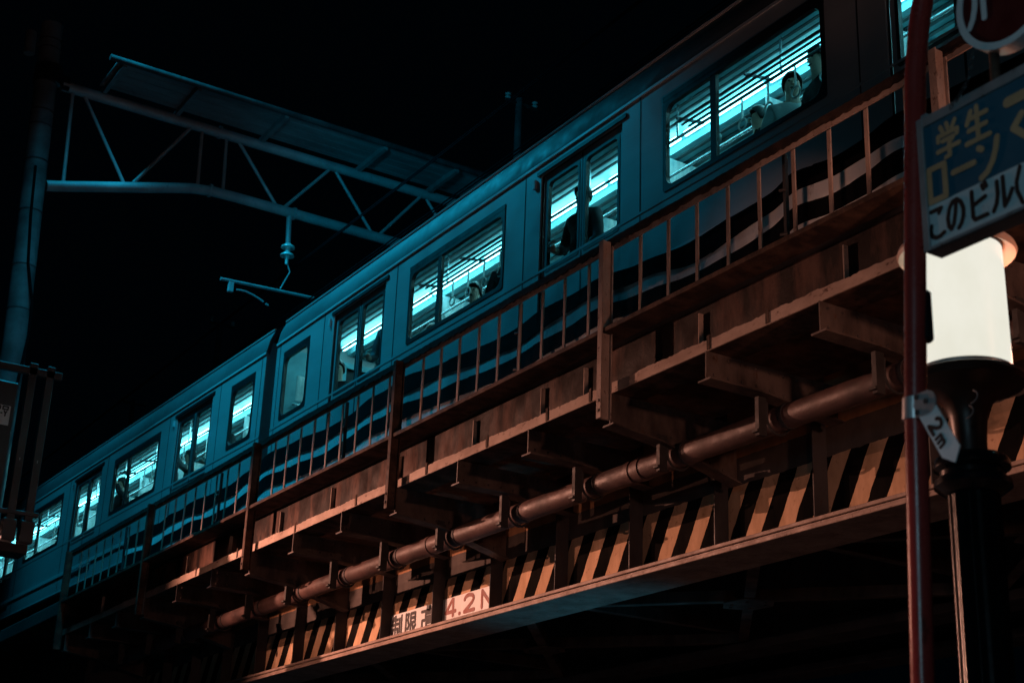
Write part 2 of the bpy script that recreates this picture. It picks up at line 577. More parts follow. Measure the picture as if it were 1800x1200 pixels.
def angle_iron(p, q, w=0.10):
    a = MB()
    a.bar(p, q, w, 0.010)
    d = (Vector(q) - Vector(p)).normalized()
    sde = d.cross(Vector((0, 0, 1))).normalized() * (w / 2)
    a.bar(Vector(p) + sde + Vector((0, 0, 0.05)), Vector(q) + sde + Vector((0, 0, 0.05)), 0.010, w)
    return a


for a, c in zip(nodes[:-1], nodes[1:]):
    angle_iron((a, 8.05, 4.545), (c, 10.85, 4.545)).build('brace', M['steel'], br)
    angle_iron((c, 8.05, 4.56), (a, 10.85, 4.56)).build('brace', M['steel'], br)
    angle_iron((c, 8.05, 4.66), (c, 10.85, 4.66), 0.12).build('brace', M['steel'], br)
    m = ((a + c) / 2, 9.45)
    gm = MB().prism([(m[0] - 0.30, m[1] - 0.06), (m[0] - 0.1, m[1] - 0.22), (m[0] + 0.2, m[1] - 0.20), (m[0] + 0.30, m[1] + 0.06), (m[0] + 0.1, m[1] + 0.22), (m[0] - 0.2, m[1] + 0.20)], 'z', 4.526, 4.537)
    for bx, by in ((-.2, -.05), (-.1, -.12), (.2, .05), (.1, .12), (-.1, .1), (.1, -.1)):
        gm.lathe([(0.018, -0.012), (0.018, 0)], (m[0] + bx, m[1] + by, 4.526), 8)
    gm.build('gusset_plate', M['steel'], br)
# ------------------------------------------------------------------ abutment and approach wall
ab = MB()
ab.box(-60, BX0 - 0.004, 6.95, 13.5, 0, 5.80)
ab.box(-60, BX0 - 0.004, 6.45, 13.5, 5.80, 6.05)  # overhang shaped to keep the teal light off the wall below
ab.build('abutment_wall', M['concrete'], None, bevel=0.03, loc=(-24, 7, 0))
tag(bpy.data.objects['abutment_wall'], 'dark concrete abutment wall at the far left end of the bridge', 'wall')

# ------------------------------------------------------------------ railing
rl = thing('railing', 'rusty brown bridge railing of flat bars along the walkway edge', 'railing', (-12, 6.5, 6.0))
MB().box(BX0, BX1, 6.475, 6.53, 5.986, 6.022).build('bottom_rail', M['rail_paint'], rl, bevel=0.003)
tp = MB()
tp.box(BX0, BX1, 6.47, 6.482, 6.672, 6.725)
tp.build('top_rail', M['rail_paint'], rl, bevel=0.002)
tr2 = MB()
# rough, rusted upper leg of the top rail
nx = 700
vs, fs = [], []
for i in range(nx + 1):
    xx = BX0 + (BX1 - BX0) * i / nx
    lo = 6.712 + 0.003 * math.sin(xx * 8.3) + random.uniform(-0.010, 0.010)
    hi = 6.775 + 0.002 * math.sin(xx * 4.1) + random.uniform(-0.003, 0.003)
    vs += [(xx, 6.455, lo), (xx, 6.455, hi), (xx, 6.469, hi), (xx, 6.469, lo)]
for i in range(nx):
    a = i * 4
    for q in range(4):
        q2 = (q + 1) % 4
        fs.append((a + q, a + q2, a + 4 + q2, a + 4 + q))
tr2.add(vs, fs)
tr2.build('top_rail_cover', M['rail_cover'], rl)
posts = [-2.15, -5.65, -9.15, -12.63, -16.1, -19.65, -23.3]
for px in posts:
    pm = MB()
    pm.box(px - 0.016, px + 0.016, 6.380, 6.454, 5.25, 6.74)
    pm.box(px - 0.028, px + 0.034, 6.366, 6.3795, 5.25, 6.735)
    pm.box(px - 0.010, px + 0.036, 6.4545, 6.468, 5.25, 6.70)
    for zz in (5.30, 5.38):
        pm.box(px - 0.012, px + 0.012, 6.356, 6.3655, zz, zz + 0.024)
    pm.build('post', M['rail_paint'] if px > -10 else M['rail_rust'], rl, bevel=0.003)  # left posts coloured darker, in place of the lantern light falling off
for a, c in zip(posts[:-1], posts[1:]):
    for j in range(1, 10):
        bx = a + (c - a) * j / 10 + random.uniform(-0.006, 0.006)
        lean = random.uniform(-0.004, 0.004)
        m = MB()
        m.bar((bx, 6.50, 6.0225), (bx + lean, 6.50, 6.70), 0.034, 0.012, (0, 1, 0))
        m.build('baluster', M['rail_paint'], rl, bevel=0.001)
        if j in (5,):
            s = MB()
            sx = bx + 0.10
            s.box(sx - 0.014, sx + 0.014, 6.64, 6.67, 5.99, 6.80)
            s.bar((sx, 6.64, 6.03), (sx + 0.08, 6.50, 5.98), 0.02, 0.02)
            s.tube([(sx - 0.03, 6.625, 6.18), (sx + 0.05, 6.625, 6.16)], 0.012, 8)
            s.tube([(sx - 0.03, 6.625, 6.52), (sx + 0.05, 6.625, 6.50)], 0.012, 8)
            s.build('stanchion', M['steel_dark'], rl)

# ------------------------------------------------------------------ striped sheet behind the railing
SH = [(-26, 6.84), (-19.5, 6.78), (-17.6, 6.86), (-16.14, 6.84), (-14.95, 6.87), (-13.89, 6.87), (-12.91, 6.84), (-12.02, 6.78), (-11.41, 6.78), (-10.84, 6.80),
      (-10.3, 6.80), (-9.8, 6.77), (-9.17, 6.71), (-8.58, 6.72), (-8.11, 6.75), (-7.78, 6.79), (-7.42, 6.75), (-7.07, 6.77), (-6.73, 6.81), (-5, 6.78), (-0.5, 6.8)]


def shz(x):
    for (a, za), (c, zc) in zip(SH[:-1], SH[1:]):
        if a <= x <= c:
            t = (x - a) / (c - a)
            t = t * t * (3 - 2 * t)
            return za + (zc - za) * t
    return 6.8


sheet = thing('striped_sheet', 'wavy black and white striped sheet stretched behind the railing bars', 'sheet', (-12, 7.2, 6))


def strip(name, f0, f1, mat, y0, jag):
    vs, fs = [], []
    n = 1100
    j0 = j1 = 0.0
    for i in range(n + 1):
        xx = -23.2 + 22.5 * i / n
        if i % 9 == 0:
            j0 = random.uniform(-1, 1) * jag * (2.6 if random.random() < 0.08 else 0.5)
            j1 = random.uniform(-1, 1) * jag * (2.6 if random.random() < 0.08 else 0.5)
        yy = y0 + 0.035 * math.sin(xx * 1.9) + 0.012 * math.sin(xx * 7 + 2)
        zc = shz(xx)
        z0 = zc + f0(xx) + j0
        z1 = zc + f1(xx) + j1
        for q in range(4):
            zz = z0 + (z1 - z0) * q / 3
            vs.append((xx, yy, zz))
        for q in range(3, -1, -1):
            zz = z0 + (z1 - z0) * q / 3
            vs.append((xx, yy + 0.008, zz))
    for i in range(n):
        a = i * 8
        for q in range(8):
            q2 = (q + 1) % 8
            fs.append((a + q, a + q2, a + 8 + q2, a + 8 + q))
    m = MB()
    m.add(vs, fs)
    return m.build(name, mat, sheet, smooth=True)


wv = lambda x: 0.012 * math.sin(x * 2.3) + 0.008 * math.sin(x * 5.1)
strip('pale_backing', lambda x: -0.36, lambda x: 0.20, M['sheet_pale'], 7.22, 0.0)
strip('black_stripe', lambda x: 0.062 + wv(x), lambda x: 0.235 - wv(x), M['sheet_black'], 7.2095, 0.005)
strip('black_stripe', lambda x: -0.225 - wv(x + 1), lambda x: -0.062 + wv(x + 2), M['sheet_black'], 7.2095, 0.005)

# ------------------------------------------------------------------ pipe under the walkway
pp = thing('drain_pipe', 'brown drain pipe running along the girder beneath the brackets', 'pipe', (-12, 7.15, 5.1))
MB().tube([(BX0 + 0.6, 7.15, 5.10), (BX1, 7.15, 5.10)], 0.092, 24).build('pipe_run', M['pipe'], pp, smooth=True)
for xx in (-3.2, -6.5, -9.62, -9.75, -13.1, -16.4, -19.6):
    MB().lathe([(0.1, -0.035), (0.108, -0.034), (0.108, 0.034), (0.1, 0.035)], (0, 0, 0), 24)
    c = MB()
    c.tube([(xx - 0.03, 7.15, 5.10), (xx + 0.03, 7.15, 5.10)], 0.100, 24)
    c.build('coupling', M['pipe'], pp, smooth=True)
x = -9.17 + 5 * PITCH
while x > BX0 + 0.8:
    h = MB()
    h.box(x - 0.02, x + 0.02, 6.955, 7.03, 4.95, 5.24)
    h.tube([(x + 0.01, 7.04, 5.21)] + [(x + 0.01, 7.15 - 0.112 * math.cos(t), 5.10 + 0.112 * math.sin(t) * -1) for t in [math.pi * q / 10 for q in range(11)]] + [(x + 0.01, 7.262, 5.22)], 0.011, 8)
    h.box(x - 0.03, x + 0.03, 6.93, 6.954, 4.97, 4.99)
    h.build('hanger', M['hanger'], pp)
    h2 = MB()
    h2.tube([(x + 0.11, 7.15, 5.10), (x + 0.14, 7.15, 5.10)], 0.099, 24)
    h2.build('clamp_collar', M['steel_dark'], pp)
    x -= PITCH


# ------------------------------------------------------------------ lettering made of strokes
def ribbon(mb, pts, w, O, U, V, Nn, th=0.003):
    """a brush stroke: flat ribbon with round ends, laid on plane O + a*U + b*V, raised along Nn"""
    P = [Vector((a, b)) for a, b in pts]
    for a, b in zip(P[:-1], P[1:]):
        d = b - a
        if d.length < 1e-6:
            continue
        d.normalize()
        n = Vector((-d.y, d.x)) * (w / 2)
        out = []
        base = math.atan2(n.y, n.x)
        for q in range(7):
            t = base + math.pi * q / 6
            out.append(a + Vector((math.cos(t), math.sin(t))) * (w / 2))
        for q in range(7):
            t = base + math.pi + math.pi * q / 6
            out.append(b + Vector((math.cos(t), math.sin(t))) * (w / 2))
        m = len(out)
        # each segment sits a hair higher than the last so no two faces share a plane
        mb._lift = getattr(mb, '_lift', 0) + 0.00004
        vs = [O + U * p.x + V * p.y + Nn * 0.0006 for p in out] + [O + U * p.x + V * p.y + Nn * (th + mb._lift) for p in out]
        fs = [tuple(range(m)), tuple(range(2 * m - 1, m - 1, -1))] + [(q, (q + 1) % m, m + (q + 1) % m, m + q) for q in range(m)]
        mb.add(vs, fs)


def arcpts(cx, cy, rx, ry, a0, a1, n=12):
    return [(cx + rx * math.cos(math.radians(a0 + (a1 - a0) * i / n)), cy + ry * math.sin(math.radians(a0 + (a1 - a0) * i / n))) for i in range(n + 1)]


GL = {
    'manabu': [[(.20, .95), (.29, .80)], [(.47, .98), (.52, .83)], [(.84, .97), (.70, .80)], [(.08, .56), (.08, .70), (.92, .70), (.90, .57)],
               [(.28, .53), (.74, .53), (.55, .41)], [(.54, .40), (.54, .06), (.38, .04)], [(.04, .28), (.96, .28)]],
    'sei': [[(.28, .92), (.10, .60)], [(.22, .72), (.90, .72)], [(.16, .40), (.86, .40)], [(.04, .06), (.96, .06)], [(.52, .98), (.52, .06)]],
    'ro': [[(.12, .88), (.88, .88), (.88, .10), (.12, .10), (.12, .88)]],
    'bar': [[(.06, .5), (.94, .5)]],
    'n': [[(.10, .82), (.22, .76)], [(.12, .08), (.38, .16), (.62, .36), (.78, .60), (.88, .88)]],
    'ko': [[(.18, .88), (.82, .88), (.66, .76)], [(.16, .46), (.10, .30), (.18, .14), (.42, .06), (.66, .06), (.92, .12)]],
    'no': [[(.56, .88), (.50, .56), (.38, .24), (.24, .12), (.12, .22), (.08, .46), (.18, .72), (.38, .90), (.60, .92), (.80, .80), (.92, .58), (.90, .36), (.78, .16), (.62, .06)]],
    'bi': [[(.14, .92), (.14, .18), (.24, .08), (.90, .08)], [(.16, .50), (.84, .62)], [(.72, .98), (.78, .86)], [(.88, 1.02), (.94, .90)]],
    'ru': [[(.28, .88), (.28, .52), (.20, .26), (.04, .08)], [(.56, .94), (.56, .10), (.76, .24), (.96, .48)]],
    'sei2': [[(.20, .95), (.10, .78)], [(.14, .84), (.58, .84)], [(.03, .64), (.64, .64)], [(.35, .99), (.35, .02)], [(.12, .10), (.12, .42), (.58, .42), (.58, .14), (.48, .12)],
             [(.76, .86), (.76, .26)], [(.95, .96), (.95, .06), (.84, .04)]],
    'gen': [[(.08, .95), (.08, .02)], [(.08, .93), (.32, .93), (.24, .68), (.34, .46), (.30, .30), (.18, .30)], [(.50, .93), (.88, .93), (.88, .52), (.50, .52)], [(.50, .73), (.88, .73)],
            [(.50, .93), (.50, .05), (.66, .15)], [(.62, .50), (.74, .24), (.98, .04)], [(.92, .38), (.74, .26)]],
    'kou': [[(.5, 1.0), (.5, .88)], [(.04, .86), (.96, .86)], [(.28, .74), (.72, .74), (.72, .58), (.28, .58), (.28, .74)], [(.08, .02), (.08, .46), (.92, .46), (.92, .05), (.80, .03)],
            [(.32, .32), (.68, .32), (.68, .14), (.32, .14), (.32, .32)]],
    '4': [[(.92, .26), (.04, .26), (.62, .98), (.70, .98), (.70, .02)]],
    '2': [arcpts(.48, .72, .38, .26, 170, -20) + [(.70, .46), (.10, .04), (.92, .04)]],
    '.': [[(.45, .03), (.55, .03)]],
    'M': [[(.05, .02), (.05, .98), (.5, .22), (.95, .98), (.95, .02)]],
    'm': [[(.06, .02), (.06, .62)], [(.06, .5), (.2, .6), (.36, .6), (.48, .48), (.48, .02)], [(.48, .5), (.62, .6), (.8, .6), (.92, .48), (.92, .02)]],
}


def glyph(mb, key, x0, x1, z0, z1, w, O, U, V, Nn):
    for st in GL[key]:
        ribbon(mb, [(x0 + (x1 - x0) * a, z0 + (z1 - z0) * b) for a, b in st], w, O, U, V, Nn)


UX, UZ, NY = Vector((1, 0, 0)), Vector((0, 0, 1)), Vector((0, -1, 0))

# ------------------------------------------------------------------ height limit boards on the girder
YB = 7.884
b1 = thing('height_limit_board', 'white board with black Japanese characters between two girder stiffeners', 'sign', (-14.8, YB, 4.53), 'height limit boards on the girder')
MB().box(-15.45, -14.30, YB, YB + 0.012, 4.528, 4.815).build('board', M['white'], b1, bevel=0.002)
l = MB()
O = Vector((0, YB, 0))
for key, a, c in (('sei2', -15.27, -15.03), ('gen', -14.96, -14.70), ('kou', -14.60, -14.22)):
    glyph(l, key, a, c, 4.545, 4.79, 0.034, O, UX, UZ, NY)
l.build('lettering', M['ink'], b1)
b2 = thing('height_limit_board', 'white board with red 4.2 M between two girder stiffeners', 'sign', (-13.7, YB, 4.53), 'height limit boards on the girder')
MB().box(-14.145, -13.12, YB, YB + 0.012, 4.528, 4.82).build('board', M['white'], b2, bevel=0.002)
l = MB()
for key, a, c in (('4', -14.07, -13.84), ('.', -13.81, -13.73), ('2', -13.70, -13.46), ('M', -13.34, -13.02)):
    glyph(l, key, a, c, 4.62, 4.795, 0.040, O, UX, UZ, NY)
l.build('lettering', M['red_ink'], b2)

# ------------------------------------------------------------------ train
CAR_L = 9.985
YN = -1.45          # near side wall plane in car space (car axis at y=0), z in world metres
DOORS = [(-7.42), (-2.49), (2.44), (7.37)]
WINS = [(-6.05, -3.92), (-1.10, 1.04), (3.84, 5.97)]
ENDW = [(-9.70, -8.88), (8.83, 9.65)]
Z0, ZT = 6.96, 9.13


def rrect(x0, x1, z0, z1, r, n=5):
    pts = []
    for cx, cz, a0 in ((x1 - r, z1 - r, 0), (x0 + r, z1 - r, 90), (x0 + r, z0 + r, 180), (x1 - r, z0 + r, 270)):
        for q in range(n + 1):
            t = math.radians(a0 + 90 * q / n)
            pts.append((cx + r * math.cos(t), cz + r * math.sin(t)))
    return pts


def ring(mb, x0, x1, z0, z1, wd, r, y0, y1):
    """rounded window frame: outer square-ish outline, inner rounded opening"""
    o = rrect(x0 - 0.012, x1 + 0.012, z0 - 0.012, z1 + 0.012, 0.03)
    i = rrect(x0 + wd, x1 - wd, z0 + wd, z1 - wd, r)
    n = len(o)
    vs = [(a, y0, b) for a, b in o] + [(a, y0, b) for a, b in i] + [(a, y1, b) for a, b in o] + [(a, y1, b) for a, b in i]
    fs = []
    for k in range(n):
        k2 = (k + 1) % n
        fs += [(k, k2, n + k2, n + k), (2 * n + k, 3 * n + k, 3 * n + k2, 2 * n + k2), (k, 2 * n + k, 2 * n + k2, k2), (n + k, n + k2, 3 * n + k2, 3 * n + k)]
    mb.add(vs, fs)


def make_car():
    car = thing('train_car', 'near train car with lit windows above the striped part of the bridge', 'train car', (0, 0, 0), 'train cars on the bridge')
    holes = [(a, b, 7.95, 8.86) for a, b in WINS] + [(a, b, 7.95, 8.86) for a, b in ENDW] + [(d - 0.72, d + 0.72, Z0 + 0.14, 8.98) for d in DOORS]
    holes.sort()
    for side in (-1, 1):
        y0, y1 = (YN, YN + 0.055) if side < 0 else (1.395, 1.45)
        w = MB()
        xp = -CAR_L
        for (a, b, za, zb) in holes:
            w.box(xp, a, y0, y1, Z0, ZT)
            w.box(a, b, y0, y1, Z0, za)
            w.box(a, b, y0, y1, zb, ZT)
            xp = b
        w.box(xp, CAR_L, y0, y1, Z0, ZT)
        w.build('side_wall', M['train'], car)
    for sx in (-1, 1):
        a = sx * CAR_L
        e = MB()
        e.prism([(-1.394, Z0), (-0.42, Z0), (-0.42, 9.05), (0.42, 9.05), (0.42, Z0), (1.394, Z0), (1.394, 9.3), (-1.394, 9.3)], 'x', min(a, a - sx * 0.05), max(a, a - sx * 0.05))
        e.build('end_wall', M['train'], car)
    bl = MB()
    for q in range(5):
        a = CAR_L + 0.002 + q * 0.05
        bl.box(a, a + 0.03, -0.55 - 0.02 * (q % 2), 0.55 + 0.02 * (q % 2), 7.05, 9.15)
    for q in range(5):
        a = -CAR_L - 0.002 - q * 0.05
        bl.box(a - 0.03, a, -0.55 - 0.02 * (q % 2), 0.55 + 0.02 * (q % 2), 7.05, 9.15)
    bl.build('gangway_bellows', M['train_dark'], car)
    # roof
    prof = [(-1.45, 9.135), (-1.455, 9.16), (-1.42, 9.33), (-1.34, 9.50), (-1.15, 9.64), (-0.65, 9.74), (0, 9.78)]
    prof = prof + [(-a, b) for a, b in prof[-2::-1]]
    outer = prof
    inner = [(a * 0.965, b - 0.045) for a, b in prof]
    rf = MB()
    n = len(outer)
    vs = []
    for xx in (-CAR_L, CAR_L):
        vs += [(xx, a, b) for a, b in outer] + [(xx, a, b) for a, b in inner]
    fs = []
    for k in range(n - 1):
        fs += [(k, k + 1, 2 * n + k + 1, 2 * n + k), (n + k, 3 * n + k, 3 * n + k + 1, n + k + 1),
               (k, n + k, n + k + 1, k + 1), (2 * n + k, 2 * n + k + 1, 3 * n + k + 1, 3 * n + k)]
    fs += [(0, 2 * n, 3 * n, n), (n - 1, 2 * n - 1, 4 * n - 1, 3 * n - 1)]
    rf.add(vs, fs)
    rf.build('roof', M['roof'], car, smooth=True)
    for side in (-1, 1):
        gt = MB()
        gt.box(-CAR_L, CAR_L, side * 1.468 if side < 0 else 1.451, -1.451 if side < 0 else 1.468, 9.105, 9.134)
        gt.tube([(-CAR_L, side * 1.352, 9.505), (CAR_L, side * 1.352, 9.505)], 0.017, 6)
        gt.build('rain_gutter', M['train_bright'], car)
    sl = MB()
    sl.box(-CAR_L, CAR_L, YN - 0.026, YN - 0.001, 7.25, 7.315)
    sl.box(-CAR_L, CAR_L, YN - 0.012, YN - 0.001, Z0, Z0 + 0.03)
    sl.build('sill_trim', M['train_bright'], car)
    bt = MB()
    bt.box(-CAR_L, CAR_L, YN - 0.006, YN - 0.0005, 7.86, 7.885)
    bt.build('belt_rail', M['train'], car)
    for xs in [d + s * 1.02 for d in DOORS for s in (-1, 1)] + [-9.86, 9.86]:
        MB().box(xs - 0.006, xs + 0.006, YN - 0.004, YN - 0.0005, Z0 + 0.04, 9.10).build('panel_seam', M['train_dark'], car)
    # windows
    for side in (-1, 1):
        for (a, b) in WINS + ENDW:
            f = MB()
            yo = (YN - 0.008, YN + 0.04) if side < 0 else (1.41, 1.458)
            ring(f, a, b, 7.95, 8.86, 0.035, 0.10, *yo)
            if b - a > 1.5:
                mx = a + (b - a) * 0.335
                f.box(mx - 0.038, mx + 0.038, yo[0] + 0.004, yo[1] - 0.004, 7.98, 8.83)
            wf = f.build('window', M['train_dark'], car)
            g = MB()
            yg = YN + 0.018 if side < 0 else 1.432
            g.box(a + 0.012, b - 0.012, yg, yg + 0.004, 7.962, 8.848)
            g.build('pane', M['glass'], wf)
            # black shade box above the glass outside
            if side < 0:
                hb = MB()
                hb.box(a - 0.01, b + 0.01, YN - 0.010, YN - 0.001, 8.872, 8.93)
                hb.build('header', M['train_dark'], wf)
    # doors
    for side in (-1, 1):
        for d in DOORS:
            yl = (YN + 0.032, YN + 0.066) if side < 0 else (1.384, 1.418)
            fr = MB()
            za = Z0 + 0.143
            fr.prism([(d - 0.732, za), (d - 0.703, za), (d - 0.703, 8.972), (d + 0.703, 8.972), (d + 0.703, za), (d + 0.732, za), (d + 0.732, 8.99), (d - 0.732, 8.99)],
                     'y', yl[0] - 0.012, yl[1] - 0.035 if side < 0 else yl[1])
            dr = fr.build('door', M['train_dark'], car)
            for s in (-1, 1):
                x0, x1 = (d - 0.70, d - 0.012) if s < 0 else (d + 0.012, d + 0.70)
                ga, gb = (x0 + 0.075, x1 - 0.045) if s < 0 else (x0 + 0.045, x1 - 0.075)
                lf = MB()
                lf.box(x0, ga, *yl, Z0 + 0.145, 8.97)
                lf.box(gb, x1, *yl, Z0 + 0.145, 8.97)
                lf.box(ga, gb, *yl, Z0 + 0.145, 7.87)
                lf.box(ga, gb, *yl, 8.88, 8.97)
                lf.build('door_leaf', M['door'], dr)
                gs = MB()
                ring(gs, ga - 0.01, gb + 0.01, 7.86, 8.89, 0.022, 0.06, yl[0] - 0.004, yl[1] + 0.004)
                gs.build('gasket', M['train_dark'], dr)
                pn = MB()
                ym = (yl[0] + yl[1]) / 2
                pn.box(ga - 0.004, gb + 0.004, ym, ym + 0.004, 7.866, 8.884)
                pn.build('pane', M['glass'], dr)
            sp = MB()
            sp.box(d - 0.011, d + 0.011, yl[0] - 0.003, yl[1] + 0.003, Z0 + 0.146, 8.968)
            sp.build('door_seal', M['train_dark'], dr)
            if side < 0:
                h = MB()
                h.box(d - 0.78, d + 0.80, YN - 0.016, YN - 0.001, 8.99, 9.035)
                h.build('door_header', M['train_dark'], dr)
                lt = MB()
                lt.box(d - 0.84, d - 0.80, YN - 0.03, YN - 0.001, 8.86, 8.96)
                lt.build('door_lamp', M['train_bright'], dr)
    # interior
    MB().box(-9.93, 9.93, -1.39, 1.39, 7.00, 7.06).build('floor', M['floor'], car)
    c = MB()
    cp = [(-1.39, 8.92), (-1.30, 9.12), (-1.08, 9.22), (-0.42, 9.25), (-0.40, 9.19), (0.40, 9.19), (0.42, 9.25), (1.08, 9.22), (1.30, 9.12), (1.39, 8.92)]
    cpo = [(a * 1.0, b + 0.02) for a, b in cp]
    n = len(cp)
    vs = []
    for xx in (-9.93, 9.93):
        vs += [(xx, a, b) for a, b in cp] + [(xx, a, b) for a, b in cpo]
    fs = []
    for k in range(n - 1):
        fs += [(k, k + 1, 2 * n + k + 1, 2 * n + k), (n + k, 3 * n + k, 3 * n + k + 1, n + k + 1)]
    c.add(vs, fs)
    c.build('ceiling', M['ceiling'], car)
    gr = MB()
    for yy in (-0.30, -0.18, -0.06, 0.06, 0.18, 0.30):
        gr.box(-9.9, 9.9, yy - 0.02, yy + 0.02, 9.176, 9.189)
    for yy in (-1.04, -0.93, -0.84, -0.75, 0.75, 0.84, 0.93, 1.04):
        gr.box(-9.9, 9.9, yy - 0.014, yy + 0.014, 9.200, 9.214)
    gr.build('ceiling_grille', M['rack'], car)
    for sx in (-1, 1):
        el = MB()
        el.prism([(-1.38, 7.07), (-0.40, 7.07), (-0.40, 9.0), (0.40, 9.0), (0.40, 7.07), (1.38, 7.07), (1.38, 8.9), (1.28, 9.08), (-1.28, 9.08), (-1.38, 8.9)], 'x', sx * 9.925, sx * 9.912)
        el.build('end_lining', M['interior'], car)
        MB().box(min(sx * 9.911, sx * 9.906), max(sx * 9.911, sx * 9.906), -1.15, -0.62, 8.35, 8.72).build('end_poster', M['poster'], car)
        MB().tube([(sx * 9.88, -1.2, 8.28), (sx * 9.88, -0.5, 8.28)], 0.016, 8).build('end_rail', M['chrome'], car)
    for yy in (-0.57, 0.57):
        for q in range(15):
            xx = -9.1 + q * 1.3
            t = MB()
            t.tube([(xx - 0.60, yy, 9.185), (xx + 0.60, yy, 9.185)], 0.030, 8)
            t.build('ceiling_light', M['tube'], car)
    ad = MB()
    for (a, b) in WINS:
        ad.box(a - 0.1, b + 0.1, -1.372, -1.365, 8.88, 9.0)
        ad.box(a - 0.1, b + 0.1, 1.365, 1.372, 8.88, 9.1)
    ad.build('side_poster', M['poster'], car)
    for side in (-1, 1):
        hr = MB()
        hr.tube([(-9.2, side * 0.98, 8.83), (9.2, side * 0.98, 8.83)], 0.016, 8)
        hr.tube([(-9.2, side * 0.45, 8.90), (9.2, side * 0.45, 8.90)], 0.016, 8)
        for q in range(13):
            xx = -9.0 + q * 1.5
            hr.tube([(xx, side * 0.98, 8.83), (xx, side * 0.98, 9.2)], 0.012, 6)
        hr.build('handrail', M['chrome'], car)
        for (a, b) in WINS:
            rk = MB()
            for j, yy in enumerate((1.32, 1.24, 1.16, 1.08)):
                rk.tube([(a, side * yy, 8.70 + 0.012 * j), (b, side * yy, 8.70 + 0.012 * j)], 0.013, 6)
            for xx in (a + 0.1, (a + b) / 2, b - 0.1):
                rk.bar((xx, side * 1.385, 8.69), (xx, side * 1.06, 8.745), 0.02, 0.025)
            rk.build('luggage_rack', M['rack'], car)
            st = MB()
            st.box(a + 0.05, b - 0.05, min(side * 0.95, side * 1.38), max(side * 0.95, side * 1.38), 7.38, 7.48)
            st.box(a + 0.05, b - 0.05, min(side * 1.28, side * 1.385), max(side * 1.28, side * 1.385), 7.48, 7.92)
            st.build('bench_seat', M['seat'], car)
    sb = MB()
    sb.bar((0, -0.98, 8.81), (0, -0.98, 8.60), 0.022, 0.006, (1, 0, 0))
    sb.tube([(0.055 * math.cos(t), -0.98, 8.55 + 0.055 * math.sin(t)) for t in [2 * math.pi * q / 14 for q in range(15)]], 0.009, 6)
    s0 = sb.build('hand_strap', M['poster'], car)
    first = True
    for (a, b) in WINS:
        for q in range(6):
            if first:
                s0.location = (a + 0.2, 0, 0)
                first = False
            else:
                s1 = s0.copy()
                COL.objects.link(s1)
                s1.parent = car
                s1.location = (a + 0.2 + q * 0.36, 0, 0)
    hp = MB()
    hp.box(-0.003, 0.003, -0.46, 0.46, 8.70, 9.15)
    h0 = hp.build('hanging_poster', M['poster'], car)
    for q in range(12):
        xx = -8.6 + q * 1.56
        if q == 0:
            h0.location = (xx, 0, 0)
        else:
            h1 = h0.copy()
            COL.objects.link(h1)
            h1.parent = car
            h1.location = (xx, 0, 0)
    # underframe and bogies
    uf = MB()
    uf.box(-9.9, 9.9, -1.2, 1.2, 6.80, 6.955)
    for xx in (-4.2, -2.0, 0.6, 2.9, 4.6):
        uf.box(xx - 0.7, xx + 0.7, -1.25, -0.3, 6.32, 6.79)
    uf.build('underframe', M['train_dark'], car)
    for bx in (-7.0, 7.0):
        bg_ = MB()
        bg_.box(bx - 1.45, bx + 1.45, -1.08, -0.90, 6.35, 6.55)
        bg_.box(bx - 1.45, bx + 1.45, 0.90, 1.08, 6.35, 6.55)
        bg_.box(bx - 0.3, bx + 0.3, -0.89, 0.89, 6.36, 6.60)
        bo = bg_.build('bogie', M['train_dark'], car)
        for ax in (-1.05, 1.05):
            for yy in (-0.6, 0.6):
                wh = MB()
                wh.tube([(bx + ax, yy - 0.06, 6.39), (bx + ax, yy + 0.06, 6.39)], 0.40, 24)
                wh.build('wheel', M['steel_dark'], bo)
    return car


carA = make_car()
carA.location = (-9.0, 9.17, 0)
th = math.radians(1.2)
frontx, fronty = -19.39, 9.17
carB = dup(carA, (frontx - CAR_L * math.cos(th), fronty - CAR_L * math.sin(th), 0), th, 'far train car with lit windows on the left, behind the coupling gap')

# ------------------------------------------------------------------ passengers


def skin_mesh(name, verts, edges, radii, mat, parent, sub=1):
    me = bpy.data.meshes.new(name)
    me.from_pydata(verts, edges, [])
    o = bpy.data.objects.new(name + '_tmp', me)
    COL.objects.link(o)
    sm = o.modifiers.new('skin', 'SKIN')
    sm.use_smooth_shade = True
    for i, v in enumerate(me.skin_vertices[0].data):
        r = radii[i]
        v.radius = r if isinstance(r, tuple) else (r, r)
        v.use_root = (i == 0)
    ss = o.modifiers.new('sub', 'SUBSURF')
    ss.levels = sub
    ss.render_levels = sub
    dg = bpy.context.evaluated_depsgraph_get()
    m2 = bpy.data.meshes.new_from_object(o.evaluated_get(dg))
    m2.name = name
    bpy.data.objects.remove(o)
    m2.materials.clear()
    m2.materials.append(mat)
    for p in m2.polygons:
        p.use_smooth = True
    r = bpy.data.objects.new(name, m2)
    COL.objects.link(r)
    r.parent = parent
    return r


